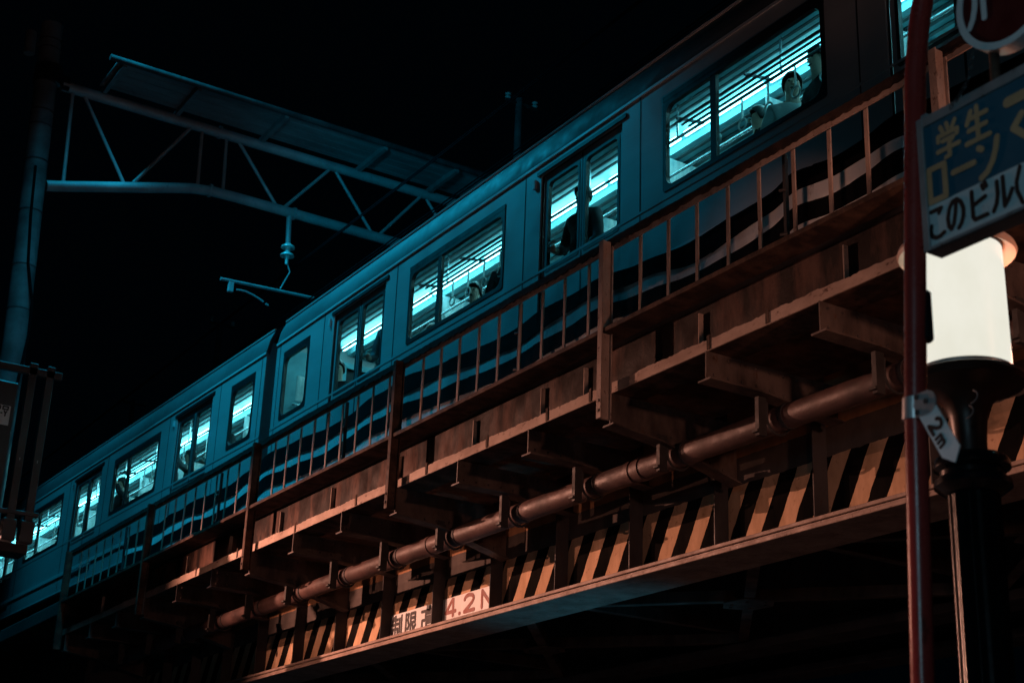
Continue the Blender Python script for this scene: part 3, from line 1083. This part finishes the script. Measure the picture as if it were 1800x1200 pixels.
def person(label, loc, rotz, coat, arm_up=False, longhair=False, scale=1.0):
    """standing passenger facing local -Y, feet at z=0"""
    t = thing('person', label, 'person', loc, 'passengers inside the train')
    t.rotation_euler = (0, 0, rotz)
    t.scale = (scale,) * 3
    if arm_up:
        el, wr, ha = (0.26, -0.14, 1.40), (0.20, -0.24, 1.62), (0.19, -0.25, 1.70)
    else:
        el, wr, ha = (0.25, -0.03, 1.08), (0.23, -0.17, 0.93), (0.21, -0.23, 0.88)
    el2, wr2, ha2 = (-0.25, -0.02, 1.08), (-0.22, -0.20, 1.00), (-0.17, -0.27, 1.04)
    # body: head, neck, trunk, limbs as one skin surface
    V = [(0, 0, 0.95), (0, 0.005, 1.15), (0, 0.01, 1.36), (0, 0.0, 1.46), (0, -0.012, 1.54), (0, -0.02, 1.62), (0, -0.012, 1.69),
         (0.17, 0.01, 1.39), el, wr, ha, (-0.17, 0.01, 1.39), el2, wr2, ha2,
         (0.10, 0, 0.88), (0.11, -0.02, 0.50), (0.11, 0.01, 0.10), (0.12, -0.10, 0.04), (-0.10, 0, 0.88), (-0.11, -0.02, 0.50), (-0.11, 0.01, 0.10), (-0.12, -0.10, 0.04)]
    E = [(0, 1), (1, 2), (2, 3), (3, 4), (4, 5), (5, 6), (2, 7), (7, 8), (8, 9), (9, 10), (2, 11), (11, 12), (12, 13), (13, 14),
         (0, 15), (15, 16), (16, 17), (17, 18), (0, 19), (19, 20), (20, 21), (21, 22)]
    R = [(0.13, 0.10), (0.12, 0.09), (0.14, 0.095), 0.055, (0.066, 0.072), (0.078, 0.088), (0.062, 0.07),
         0.055, 0.042, 0.032, 0.034, 0.055, 0.042, 0.032, 0.034, 0.085, 0.06, 0.042, 0.04, 0.085, 0.06, 0.042, 0.04]
    skin_mesh('body', V, E, R, M['skin'], t, 2)
    fm = MB()
    fm.lathe([(0.004, -0.02), (0.013, -0.018), (0.008, 0.018), (0.003, 0.02)], (0, -0.108, 1.605), 8)     # nose
    fm.build('nose', M['skin'], None)
    o = bpy.data.objects['nose']
    o.name = 'face'
    o.parent = t
    ey = MB()
    for s in (-1, 1):
        ey.lathe([(0.004, -0.008), (0.011, -0.004), (0.011, 0.004), (0.004, 0.008)], (s * 0.032, -0.096, 1.632), 8)
    ey.box(-0.022, 0.022, -0.108, -0.09, 1.562, 1.568)
    oe = ey.build('eyes', M['hair'], None)
    oe.parent = t
    # fingers
    for (w, h) in ((wr, ha), (wr2, ha2)):
        w, h = Vector(w), Vector(h)
        d = (h - w).normalized()
        a = d.orthogonal().normalized()
        b = d.cross(a)
        hm = MB()
        for q in range(4):
            base = h + a * (q - 1.5) * 0.019 + d * 0.02
            L_ = (0.06, 0.07, 0.065, 0.05)[q]
            hm.tube([base, base + d * L_ * 0.5 + b * 0.01, base + d * L_ * 0.8 + b * 0.035], [0.009, 0.0085, 0.007], 6)
        hm.tube([w + a * 0.03 + d * 0.02, w + a * 0.06 + d * 0.05 + b * 0.01, w + a * 0.065 + d * 0.08 + b * 0.02], [0.011, 0.010, 0.008], 6)
        oh = hm.build('fingers', M['skin'], None, smooth=True)
        oh.parent = t
    # clothes
    jv = [V[0], V[1], V[2], (0, 0, 1.43), V[7], V[8], tuple(0.75 * Vector(V[9]) + 0.25 * Vector(V[8])), V[11], V[12], tuple(0.75 * Vector(V[13]) + 0.25 * Vector(V[12])), (0, 0, 0.80)]
    je = [(0, 1), (1, 2), (2, 3), (2, 4), (4, 5), (5, 6), (2, 7), (7, 8), (8, 9), (0, 10)]
    jr = [(0.165, 0.125), (0.15, 0.115), (0.165, 0.12), 0.075, 0.078, 0.06, 0.05, 0.078, 0.06, 0.05, (0.175, 0.135)]
    skin_mesh('jacket', jv, je, jr, coat, t, 2)
    tv = [(0, 0, 0.92), V[15], V[16], V[17], V[19], V[20], V[21]]
    te = [(0, 1), (1, 2), (2, 3), (0, 4), (4, 5), (5, 6)]
    skin_mesh('trousers', tv, te, [(0.13, 0.11), 0.10, 0.078, 0.062, 0.10, 0.078, 0.062], M['hair'], t, 1)
    hr = MB()
    prof = []
    vs, fs = [], []
    nu, nv = 18, 9
    for j in range(nv + 1):
        for k in range(nu):
            ph = 2 * math.pi * k / nu
            front = max(0, -math.sin(ph))
            lim = math.radians(118 - 62 * front ** 0.6)
            if longhair:
                lim = math.radians(140 - 84 * front ** 0.6)
            tt = lim * j / nv
            vs.append((0.092 * math.sin(tt) * math.cos(ph), -0.012 + 0.108 * math.sin(tt) * math.sin(ph), 1.645 + 0.118 * math.cos(tt)))
    for j in range(nv):
        for k in range(nu):
            k2 = (k + 1) % nu
            fs.append((j * nu + k, j * nu + k2, (j + 1) * nu + k2, (j + 1) * nu + k))
    hr.add(vs, fs)
    oh = hr.build('hair', M['hair'], None, smooth=True)
    oh.parent = t
    sd = oh.modifiers.new('thick', 'SOLIDIFY')
    sd.thickness = 0.012
    return t


coat_dark = plain('coat_dark', (0.012, 0.015, 0.02), 0.8)
coat_grey = plain('coat_grey', (0.10, 0.12, 0.13), 0.8)
coat_pale = plain('coat_pale', (0.45, 0.50, 0.50), 0.8)
FZ = 7.062
person('passenger in a dark coat at the left leaf of the middle near door', (-11.85, 8.02, FZ), 0.2, coat_dark)
person('passenger with one arm raised at the right leaf of the middle near door', (-11.12, 8.10, FZ), 2.9, coat_dark, True)
person('passenger in a grey coat standing in the large right window', (-8.15, 8.42, FZ), 0.4, coat_grey, True, True)
person('passenger in a dark coat at the left end of the large right window', (-9.55, 8.42, FZ), -0.6, coat_dark, False)
person('passenger in a pale coat at the right end of the large right window', (-7.9 + .3, 8.95, FZ), 1.2, coat_pale, True)
person('long haired passenger in the wide window left of the middle near door', (-13.3, 8.42, FZ), -0.3, coat_grey, True, True)
person('passenger in a dark coat in the narrow pane of the wide near window', (-14.75, 8.45, FZ), 0.5, coat_dark)
person('passenger in a pale coat behind the leftmost door of the near car', (-16.2, 8.7, FZ), -1.0, coat_pale, False, True)
person('passenger in a dark coat in the end window beside the coupling gap', (-18.25, 8.35, FZ), 0.8, coat_dark, False)
person('passenger in a dark coat behind the first door of the far car', (-21.6, 8.05, FZ), 0.3, coat_dark, False)
person('passenger with one arm raised in the wide window of the far car', (-23.7, 8.3, FZ), -0.4, coat_grey, True)
person('passenger in a dark coat at the second door of the far car', (-26.1, 7.95, FZ), 0.1, coat_dark, True, True)

person('passenger in a pale coat behind the left part of the large right window', (-9.05, 8.36, FZ), 0.9, coat_pale, True, False, 1.05)
person('tall passenger in a dark coat in the middle of the large right window', (-8.62, 8.30, FZ), -0.2, coat_dark, False, False, 1.07)
person('tall passenger in a dark coat in the wide pane of the wide near window', (-13.75, 8.32, FZ), 0.6, coat_dark, False, False, 1.07)
person('tall passenger in a grey coat at the right leaf of the leftmost near door', (-16.05, 8.05, FZ), 0.5, coat_grey, False, False, 1.04)
person('tall passenger in a grey coat in the wide window of the far car', (-24.5, 8.2, FZ), 0.3, coat_grey, False, False, 1.06)

# ------------------------------------------------------------------ catenary gantry
GXT = -22.0
ga = thing('catenary_gantry', 'tubular steel catenary gantry spanning the tracks from the left pole', 'gantry', (GXT, 4.72, 0))
pl = MB()
pl.tube([(GXT, 4.84, 0), (GXT, 4.82, 9.4), (GXT, 4.60, 14.75)], [0.19, 0.178, 0.168], 28)
plo = pl.build('pole', M['gantry_pole'], ga, smooth=True)
for zz in (9.9, 10.6, 11.5, 12.35, 12.95, 13.2, 14.3, 14.45):
    yb = 4.82 - 0.22 * (zz - 9.4) / 5.35
    MB().lathe([(0.172, -0.012), (0.180, -0.01), (0.180, 0.01), (0.172, 0.012)], (GXT, yb, zz), 28).build('pole_band', M['steel_dark'], plo)
cl = MB()
cl.lathe([(0.17, -0.16), (0.215, -0.15), (0.215, 0.15), (0.17, 0.16)], (GXT, 4.66, 13.85), 24)
cl.box(GXT - 0.08, GXT + 0.08, 4.86, 5.0, 13.68, 13.9)
cl.build('clamp', M['black'], ga)
MB().tube([(GXT + 0.1, 4.30, 14.08), (GXT + 0.1, 4.28, 14.46)], 0.085, 16).build('junction_drum', M['gantry_pole'], ga, smooth=True)
MB().bar((GXT + 0.1, 4.3, 14.3), (GXT, 4.6, 14.3), 0.05, 0.05).build('drum_arm', M['steel_dark'], ga)
MB().tube([(GXT, 4.90, 13.76), (GXT, 14.2, 13.80)], 0.085, 20).build('top_chord', M['gantry'], ga, smooth=True)
bc = [(GXT, 4.9, 12.0), (GXT, 5.06, 12.04), (GXT, 6.38, 12.41), (GXT, 6.9, 12.56), (GXT, 7.2, 12.64), (GXT, 7.55, 12.69), (GXT, 8.0, 12.70), (GXT, 14.2, 12.71)]
MB().tube(bc, 0.085, 20).build('bottom_chord', M['gantry'], ga, smooth=True)
for yy, zz in ((7.55, 13.78), (7.50, 12.69), (9.0, 12.7)):
    MB().tube([(GXT, yy - 0.02, zz), (GXT, yy + 0.02, zz)], 0.112, 16).build('flange_joint', M['gantry'], ga, smooth=True)
for a, b in (((5.08, 13.68), (5.15, 12.14)), ((5.28, 13.68), (6.08, 12.40)), ((7.05, 13.70), (6.23, 12.45)), ((7.25, 13.70), (7.28, 12.72)), ((7.68, 13.70), (7.72, 12.76)),
             ((7.91, 13.70), (8.66, 12.77)), ((9.57, 13.70), (8.82, 12.77)), ((9.70, 13.70), (10.45, 12.78)), ((11.36, 13.70), (10.63, 12.78)), ((11.5, 13.7), (12.25, 12.78)), ((13.2, 13.7), (12.4, 12.78))):
    MB().tube([(GXT, a[0], a[1]), (GXT, b[0], b[1])], 0.030, 10).build('web_member', M['gantry'], ga, smooth=True)
# walkway of slats on top
wk = MB()
for q in range(9):
    xx = GXT + 0.12 + q * 0.105
    wk.box(xx, xx + 0.099, 5.45, 14.2, 13.895 + 0.006 * (q % 2), 13.915 + 0.006 * (q % 2))
wk.build('walkway_slats', M['gantry_dim'], ga)
ed = MB()
ed.tube([(GXT + 1.10, 5.3, 13.88), (GXT + 1.10, 14.2, 13.90)], 0.05, 10)
ed.build('walkway_edge', M['steel_dark'], ga, smooth=True)
for yy in (5.55, 6.77, 8.28, 10.1, 11.5, 13.0):
    MB().box(GXT - 0.06, GXT + 1.08, yy - 0.035, yy + 0.035, 13.80, 13.894).build('walkway_rib', M['gantry_dim'], ga)
cb = MB()
cb.tube([(GXT + 0.17, 4.66, 12.2), (GXT + 0.2, 4.70, 11.4), (GXT + 0.19, 4.78, 10.6), (GXT + 0.19, 4.93, 10.0), (GXT + 0.16, 4.96, 9.5), (GXT + 0.18, 4.85, 8.0)], 0.022, 8)
cb.build('pole_cable', M['wire'], ga, smooth=True)

ins = thing('steady_arm', 'insulated steady arm hanging from the gantry over the near track', 'steady arm', (GXT, 8.93, 12.7))
MB().tube([(GXT, 8.92, 12.66), (GXT, 8.95, 12.15)], 0.045, 12).build('drop_tube', M['gantry'], ins, smooth=True)
MB().lathe([(0.03, 0.10), (0.04, 0.06), (0.115, 0.0), (0.118, -0.025), (0.05, -0.02), (0.04, -0.06), (0.042, -0.10), (0.115, -0.15), (0.118, -0.175), (0.05, -0.17), (0.03, -0.23), (0.025, -0.32)], (GXT, 8.955, 12.08), 24).build('insulator', M['porcelain'], ins, smooth=True)
MB().tube([(GXT, 8.97, 11.78), (GXT, 9.03, 11.64), (GXT, 8.89, 11.30)], 0.012, 8).build('rod', M['gantry'], ins)
MB().tube([(GXT, 7.85, 11.215), (GXT, 9.50, 11.29)], 0.026, 10).build('arm', M['gantry'], ins, smooth=True)
MB().box(GXT - 0.03, GXT + 0.03, 7.99, 8.08, 11.03, 11.20).build('arm_bracket', M['gantry'], ins, bevel=0.005)
MB().tube([(GXT, 8.14, 11.10), (GXT, 8.28, 11.105), (GXT, 8.42, 11.08), (GXT, 8.56, 11.03), (GXT, 8.62, 11.0)], 0.016, 8).build('curved_arm', M['gantry'], ins, smooth=True)
MB().tube([(GXT, 8.66, 10.98), (GXT, 8.71, 10.96)], 0.018, 8).build('wire_clip', M['gantry'], ins, smooth=True)
for nm, lb, yy, zz in (('messenger wire', 'upper messenger wire above the train crossing in front of the gantry walkway', 9.17, 11.84), ('feeder wire', 'twin wire running beside the upper messenger wire', 9.30, 11.95),
                       ('contact wire', 'lower contact wire just above the train roof', 9.17, 11.0), ('contact wire', 'second lower contact wire beside the first', 9.26, 11.04)):
    w = MB().tube([(-45, yy, zz), (4, yy, zz)], 0.011, 8).build('overhead_wire', M['wire'], None, smooth=True, loc=(-20, yy, zz))
    tag(w, lb, 'wire', 'overhead wires above the track')
for xx, lb, top in ((-21.75, 'dim far catenary pole standing behind the near car roof', 16.2), (-36.6, 'dim far catenary pole rising behind the far car', 16.4), (-43.4, 'farthest dim catenary pole near the left edge', 16.0)):
    f = thing('catenary_pole', lb, 'pole', (xx, 13.2, 0), 'catenary poles beyond the train')
    MB().tube([(xx, 13.2, 0), (xx, 13.2, top)], [0.11, 0.07], 12).build('shaft', M['gantry_pole'], f, smooth=True)
    MB().bar((xx, 12.9, top - 0.1), (xx, 13.6, top - 0.1), 0.05, 0.05).build('cross_arm', M['steel_dark'], f)
    MB().lathe([(0.03, 0), (0.06, 0.03), (0.03, 0.07), (0.06, 0.1), (0.02, 0.14)], (xx, 12.95, top - 0.07), 10).build('insulator', M['porcelain'], f, smooth=True)
    MB().lathe([(0.03, 0), (0.06, 0.03), (0.03, 0.07), (0.06, 0.1), (0.02, 0.14)], (xx, 13.55, top - 0.07), 10).build('insulator', M['porcelain'], f, smooth=True)

# ------------------------------------------------------------------ equipment rack at the left edge
RX = -18.0
rk = thing('equipment_rack', 'dark steel equipment rack with two upright bars at the left edge', 'rack', (RX, 4.1, 0))
MB().bar((RX, 3.3, 7.66), (RX, 4.56, 7.67), 0.06, 0.09).build('top_bar', M['cabinet'], rk, bevel=0.005)
for yy in (4.205, 4.415):
    u = MB()
    u.box(RX - 0.03, RX + 0.03, yy - 0.048, yy + 0.048, 5.7, 7.74)
    u.box(RX - 0.031, RX + 0.05, yy - 0.05, yy + 0.05, 7.72, 7.76)
    u.build('upright', M['cabinet'], rk, bevel=0.006)
    MB().lathe([(0.012, 0), (0.012, 0.03)], (RX + 0.02, yy, 6.55), 8).build('bolt', M['clamp'], rk)
    MB().box(RX - 0.07, RX + 0.07, yy - 0.09, yy + 0.075, 5.58, 5.84).build('foot_box', M['cabinet'], rk, bevel=0.01)
MB().bar((RX, 3.3, 5.92), (RX, 4.52, 5.93), 0.08, 0.05).build('lower_bar', M['cabinet'], rk, bevel=0.005)
MB().box(RX - 0.25, RX - 0.02, 3.2, 4.08, 5.8, 7.5).build('cabinet', M['cabinet'], rk, bevel=0.02)
MB().box(RX - 0.3, RX + 0.05, 3.1, 4.45, 5.45, 5.56).build('platform', M['steel_dark'], rk, bevel=0.01)
MB().box(RX - 0.15, RX - 0.05, 3.5, 3.65, 0, 5.45).build('support_post', M['steel_dark'], rk)
stk = MB().box(RX - 0.0195, RX - 0.015, 3.80, 4.02, 6.95, 7.19).build('sticker', M['white'], rk)
stk["label"] = 'small white sticker with dark marks'
lt = MB()
Os = Vector((RX - 0.0148, 3.80, 6.95))
for q in (((.10, .20), (.10, .225), (.04, .225), (.04, .19), (.10, .19)), ((.19, .20), (.19, .225), (.13, .225), (.13, .19), (.19, .19)), ((.06, .17), (.03, .15), (.03, .12), (.06, .11), (.09, .13), (.08, .16), (.06, .17)), ((.115, .14), (.125, .14)), ((.15, .17), (.165, .14), (.18, .17)), ((.165, .14), (.165, .11))):
    ribbon(lt, q, 0.016, Os, Vector((0, 1, 0)), UZ, Vector((1, 0, 0)))
lt.build('sticker_marks', M['ink'], stk)
cbl = MB()
cbl.tube([(RX + 0.1, 4.05, 5.6), (RX + 0.12, 4.02, 5.2), (RX + 0.1, 3.9, 4.7), (RX + 0.1, 3.7, 4.4)], 0.05, 10)
cbl.build('cable_loop', M['wire'], rk, smooth=True)

# ------------------------------------------------------------------ red sign pole with its tag
YP = 3.45
rp = thing('sign_pole', 'red painted steel pole in front of the white street lamp', 'pole', (-3.2, YP, 0))
MB().tube([(-3.262, YP, 0.15), (-3.257, YP, 2.34), (-3.222, YP, 3.16), (-3.178, YP, 3.77), (-3.135, YP, 4.32), (-3.108, YP, 4.48), (-3.07, YP, 4.62), (-3.00, YP, 4.74)], 0.0352, 28).build('shaft', M['red_pole'], rp, smooth=True)
for zz in (3.70, 4.02):
    MB().box(-3.20, -3.115, YP - 0.012, YP + 0.012, zz - 0.013, zz + 0.013).build('sign_bracket', M['red_pole'], rp, bevel=0.002)
jb = MB().box(-3.20, -3.163, YP + 0.002, YP + 0.05, 3.38, 3.56)
jb.build('junction_box', M['black'], rp, bevel=0.012)
tg = thing('clearance_tag', 'white pointed tag reading 2m clamped to the red pole', 'tag', (-3.222, YP, 3.16))
cm = MB()
cm.tube([(-3.2245, YP, 3.125), (-3.2185, YP, 3.195)], 0.0415, 28)
cm.build('clamp_band', M['clamp'], tg, smooth=True)
ear = MB()
ear.prism([(-3.185, 3.115), (-3.185, 3.188), (-3.15, 3.19)] + [(-3.135 + 0.038 * math.cos(t), 3.152 + 0.038 * math.sin(t)) for t in [math.radians(a) for a in range(80, -81, -20)]], 'y', YP - 0.046, YP - 0.041)
ear.build('clamp_ear', M['clamp'], tg)
for (a, b) in ((-3.170, 3.178), (-3.170, 3.128), (-3.133, 3.155)):
    s = MB()
    s.tube([(a, YP - 0.0465, b), (a, YP - 0.052, b)], 0.009, 10)
    s.build('screw', M['rack'], tg, smooth=True)
A = Vector((-3.150, 0, 3.150))
D = Vector((-3.040, 0, 2.950)) - A
D.normalize()
Pn = Vector((D.z, 0, -D.x)) * -1
tgb = MB()
out = []
for (a, b) in ((-0.03, 0.034), (0.185, 0.034), (0.222, 0.002), (0.185, -0.034), (-0.03, -0.034)):
    q = A + D * a + Pn * b
    out.append((q.x, q.z))
# long edge on the right reaches farther: cut corner tip
out = []
for (a, b) in ((-0.03, 0.036), (0.205, 0.036), (0.235, -0.006), (0.19, -0.036), (-0.03, -0.036)):
    q = A + D * a + Pn * b
    out.append((q.x, q.z))
tgb.prism(out, 'y', YP - 0.0405, YP - 0.0365)
tgb.build('plate', M['tag_white'], tg)
l = MB()
Ot = A + Vector((0, YP - 0.0405, 0))
Ux = D
Vx = Pn if (Ux.cross(Pn)).dot(NY) > 0 else -Pn
glyph(l, '2', 0.070, 0.112, -0.024, 0.026, 0.012, Ot, Ux, Vx, NY)
glyph(l, 'm', 0.125, 0.163, -0.024, 0.016, 0.0095, Ot, Ux, Vx, NY)
l.build('lettering', M['ink'], tg)

# ------------------------------------------------------------------ blue and white shop sign
sg = thing('shop_sign', 'blue and white Japanese shop sign mounted beside the red pole', 'sign', (-2.6, YP, 3.65))
SX0, SX1, SZ0, SZ1 = -3.120, -2.10, 3.652, 4.126
MB().box(SX0, SX1, YP - 0.02, YP + 0.05, SZ0, SZ1).build('cabinet', M['sign_frame'], sg, bevel=0.004)
fr = MB()
fr.box(SX0 - 0.001, SX0 + 0.026, YP - 0.03, YP - 0.0205, SZ0, SZ1)
fr.box(SX0 + 0.0262, SX1, YP - 0.03, YP - 0.0205, SZ1 - 0.036, SZ1)
fr.box(SX0 + 0.0262, SX1, YP - 0.03, YP - 0.0205, SZ0, SZ0 + 0.012)
fr.build('frame', M['sign_frame'], sg, bevel=0.002)
MB().box(SX0 + 0.028, SX1 - 0.02, YP - 0.0245, YP - 0.0203, 3.806, SZ1 - 0.038).build('blue_panel', M['sign_blue'], sg)
MB().box(SX0 + 0.028, SX1 - 0.02, YP - 0.0243, YP - 0.0203, SZ0 + 0.014, 3.805).build('white_panel', M['sign_white'], sg)
MB().box(SX0 - 0.004, SX0 + 0.03, YP - 0.01, YP + 0.03, SZ1 + 0.001, SZ1 + 0.026).build('corner_lug', M['sign_frame'], sg, bevel=0.003)
OS = Vector((0, YP - 0.0246, 0))
l = MB()
glyph(l, 'manabu', -3.040, -2.945, 3.940, 4.066, 0.0165, OS, UX, UZ, NY)
glyph(l, 'sei', -2.922, -2.822, 3.945, 4.070, 0.0175, OS, UX, UZ, NY)
glyph(l, 'ro', -3.090, -3.005, 3.800, 3.945, 0.021, OS, UX, UZ, NY)
glyph(l, 'bar', -2.985, -2.890, 3.815, 3.945, 0.021, OS, UX, UZ, NY)
glyph(l, 'n', -2.882, -2.788, 3.805, 3.945, 0.021, OS, UX, UZ, NY)
ribbon(l, [(-2.748, 4.025), (-2.66, 4.025)], 0.036, OS, UX, UZ, NY)
ribbon(l, [(-2.70, 3.965), (-2.735, 3.93), (-2.69, 3.885)], 0.024, OS, UX, UZ, NY)
l.build('yellow_lettering', M['sign_yellow'], sg)
l = MB()
OW = Vector((0, YP - 0.0244, 0))
for key, a, c in (('ko', -3.095, -3.028), ('no', -3.022, -2.945), ('bi', -2.925, -2.852), ('ru', -2.838, -2.756)):
    glyph(l, key, a, c, 3.680, 3.795, 0.0145, OW, UX, UZ, NY)
ribbon(l, [(-2.735 + 0.01, 3.795), (-2.742, 3.75), (-2.742, 3.72), (-2.735 + 0.01, 3.675)], 0.013, OW, UX, UZ, NY)
l.build('black_lettering', M['ink'], sg)

rs = thing('round_sign', 'round dark red sign with a pale rim above the shop sign', 'sign', (-2.71, YP, 4.2))
CX, CZ, RR = -2.715, 4.412, 0.198


def disc(mb, r0, r1, y0, y1, n=64):
    vs, fs = [], []
    for k in range(n):
        t = 2 * math.pi * k / n
        c, s = math.cos(t), math.sin(t)
        vs += [(CX + r0 * c, y0, CZ + r0 * s), (CX + r1 * c, y0, CZ + r1 * s), (CX + r1 * c, y1, CZ + r1 * s), (CX + r0 * c, y1, CZ + r0 * s)]
    for k in range(n):
        a, b = 4 * k, 4 * ((k + 1) % n)
        for q in range(4):
            q2 = (q + 1) % 4
            fs.append((a + q, a + q2, b + q2, b + q))
    mb.add(vs, fs)


m = MB()
disc(m, RR - 0.024, RR, YP - 0.036, YP + 0.02)
m.build('rim', M['sign_white'], rs)
m = MB()
m.prism([(CX + (RR - 0.0235) * math.cos(2 * math.pi * k / 64), CZ + (RR - 0.0235) * math.sin(2 * math.pi * k / 64)) for k in range(64)], 'y', YP - 0.032, YP + 0.018)
m.build('face', M['sign_red'], rs)
l = MB()
OR = Vector((0, YP - 0.0322, 0))
ribbon(l, [(-2.865, 4.345), (-2.85, 4.37), (-2.838, 4.41), (-2.834, 4.46)], 0.021, OR, UX, UZ, NY)
ribbon(l, [(-2.803, 4.355), (-2.803, 4.46)], 0.021, OR, UX, UZ, NY)
l.build('lettering', M['sign_white'], rs)
MB().tube([(-2.806, YP, CZ - RR + 0.028), (-2.810, YP, SZ1 - 0.001)], 0.016, 12).build('hanger_rod', M['rail_rust'], rs, smooth=True)
ch = thing('chain', 'thin steel chain hanging from the round sign to the shop sign', 'chain', (-2.9, YP - 0.04, 4.11))
pa, pb = Vector((-2.852, YP - 0.042, 4.262)), Vector((-2.972, YP - 0.032, 4.105))
nl = 13
for q in range(nl):
    t = (q + 0.5) / nl
    c = pa.lerp(pb, t) + Vector((0.035 * math.sin(math.pi * t) * 0.6, 0, -0.02 * math.sin(math.pi * t)))
    d = (pb - pa).normalized()
    s = Vector((0, 1, 0)) if q % 2 else d.cross(Vector((0, 1, 0))).normalized()
    lk = MB()
    lk.tube([c + d * 0.0105 * math.cos(a) + s * 0.0055 * math.sin(a) for a in [2 * math.pi * k / 12 for k in range(13)]], 0.0015, 6)
    lk.build('link', M['rack'], ch, smooth=True)


# ------------------------------------------------------------------ white cylinder street lamps
def lantern(loc, label):
    t = thing('street_lamp', label, 'street lamp', loc, 'cylinder street lamps on the pavement')
    c = (loc[0], loc[1], 0)
    MB().lathe([(0.06, 4.335), (0.185, 4.325), (0.200, 4.30), (0.236, 4.275), (0.243, 4.29), (0.236, 4.31), (0.16, 4.385), (0.06, 4.42)], c, 64).build('cap', M['lamp_cap'], t, smooth=True)
    MB().lathe([(0.176, 4.300), (0.186, 4.302), (0.186, 4.324), (0.176, 4.3245)], c, 64).build('collar', M['lamp_metal'], t)
    MB().lathe([(0.150, 3.772), (0.184, 3.774), (0.186, 3.79), (0.1835, 4.20), (0.182, 4.299), (0.170, 4.2995)], c, 72).build('globe', M['globe'], t, smooth=True)
    MB().lathe([(0.192, 3.770), (0.196, 3.764), (0.196, 3.752), (0.16, 3.750)], c, 64).build('globe_ring', M['clamp'], t)
    MB().lathe([(0.10, 3.748), (0.215, 3.748), (0.236, 3.738), (0.240, 3.722), (0.230, 3.704), (0.18, 3.684), (0.125, 3.660), (0.092, 3.625), (0.074, 3.57), (0.066, 3.47), (0.066, 3.40)], c, 64).build('bowl', M['lamp_metal'], t, smooth=True)
    MB().lathe([(0.09, 3.41), (0.135, 3.405), (0.150, 3.385), (0.150, 3.36), (0.128, 3.345), (0.128, 3.325), (0.150, 3.31), (0.152, 3.285), (0.120, 3.26), (0.105, 3.25)], c, 48).build('neck_rings', M['black'], t, smooth=True)
    MB().lathe([(0.100, 3.255), (0.103, 0.7), (0.150, 0.62), (0.160, 0.16)], c, 96, lambda a: 1 + 0.03 * math.cos(12 * a)).build('post', M['lamp_black'], t, smooth=True)
    hk = MB()
    for (x0, z0) in ((0.150, 3.60), (0.115, 3.545)):
        hk.tube([(loc[0] + x0 * 0.75 + 0.055 * math.cos(a), loc[1] - 0.13, z0 + 0.03 * math.sin(a)) for a in [math.radians(g) for g in range(-70, 60, 20)]], 0.0035, 6)
    hk.build('hook', M['clamp'], t)
    gl = lamp('lantern_glow', 'POINT', (loc[0] - 0.05, loc[1] + 0.27, 3.88), 24, (1.0, 0.36, 0.20), None, 0.12)
    return t


lantern((-4.02, 4.6, 0), 'street lamp with a glowing white cylinder on a black post behind the red pole')


def unseen_hooded_lamp(p, label):
    x, y, z = p
    t = thing('unseen_hooded_lamp', label, 'street lamp', (x - 0.9, y - 0.6, 0), 'unseen hooded lamps left of the bridge')
    MB().tube([(x - 0.9, y - 0.6, 0), (x - 0.9, y - 0.6, z + 0.35), (x - 0.6, y - 0.4, z + 0.55), (x - 0.1, y - 0.05, z + 0.5)], 0.05, 12).build('post', M['steel_dark'], t, smooth=True)
    h = MB()
    h.lathe([(0.05, 0.30), (0.16, 0.24), (0.34, 0.035), (0.36, -0.028), (0.345, -0.028), (0.325, 0.03), (0.15, 0.20), (0.04, 0.22)], (x, y, z + 0.02), 32)
    h.build('hood', M['steel_dark'], t, smooth=True)  # hood shaped to cut the warm light off below the train


unseen_hooded_lamp(LAMP_A, 'unseen tall lamp, its wide dark hood added to keep light off the train')
unseen_hooded_lamp(LAMP_B, 'unseen lower lamp, its wide dark hood added to keep light off the train')
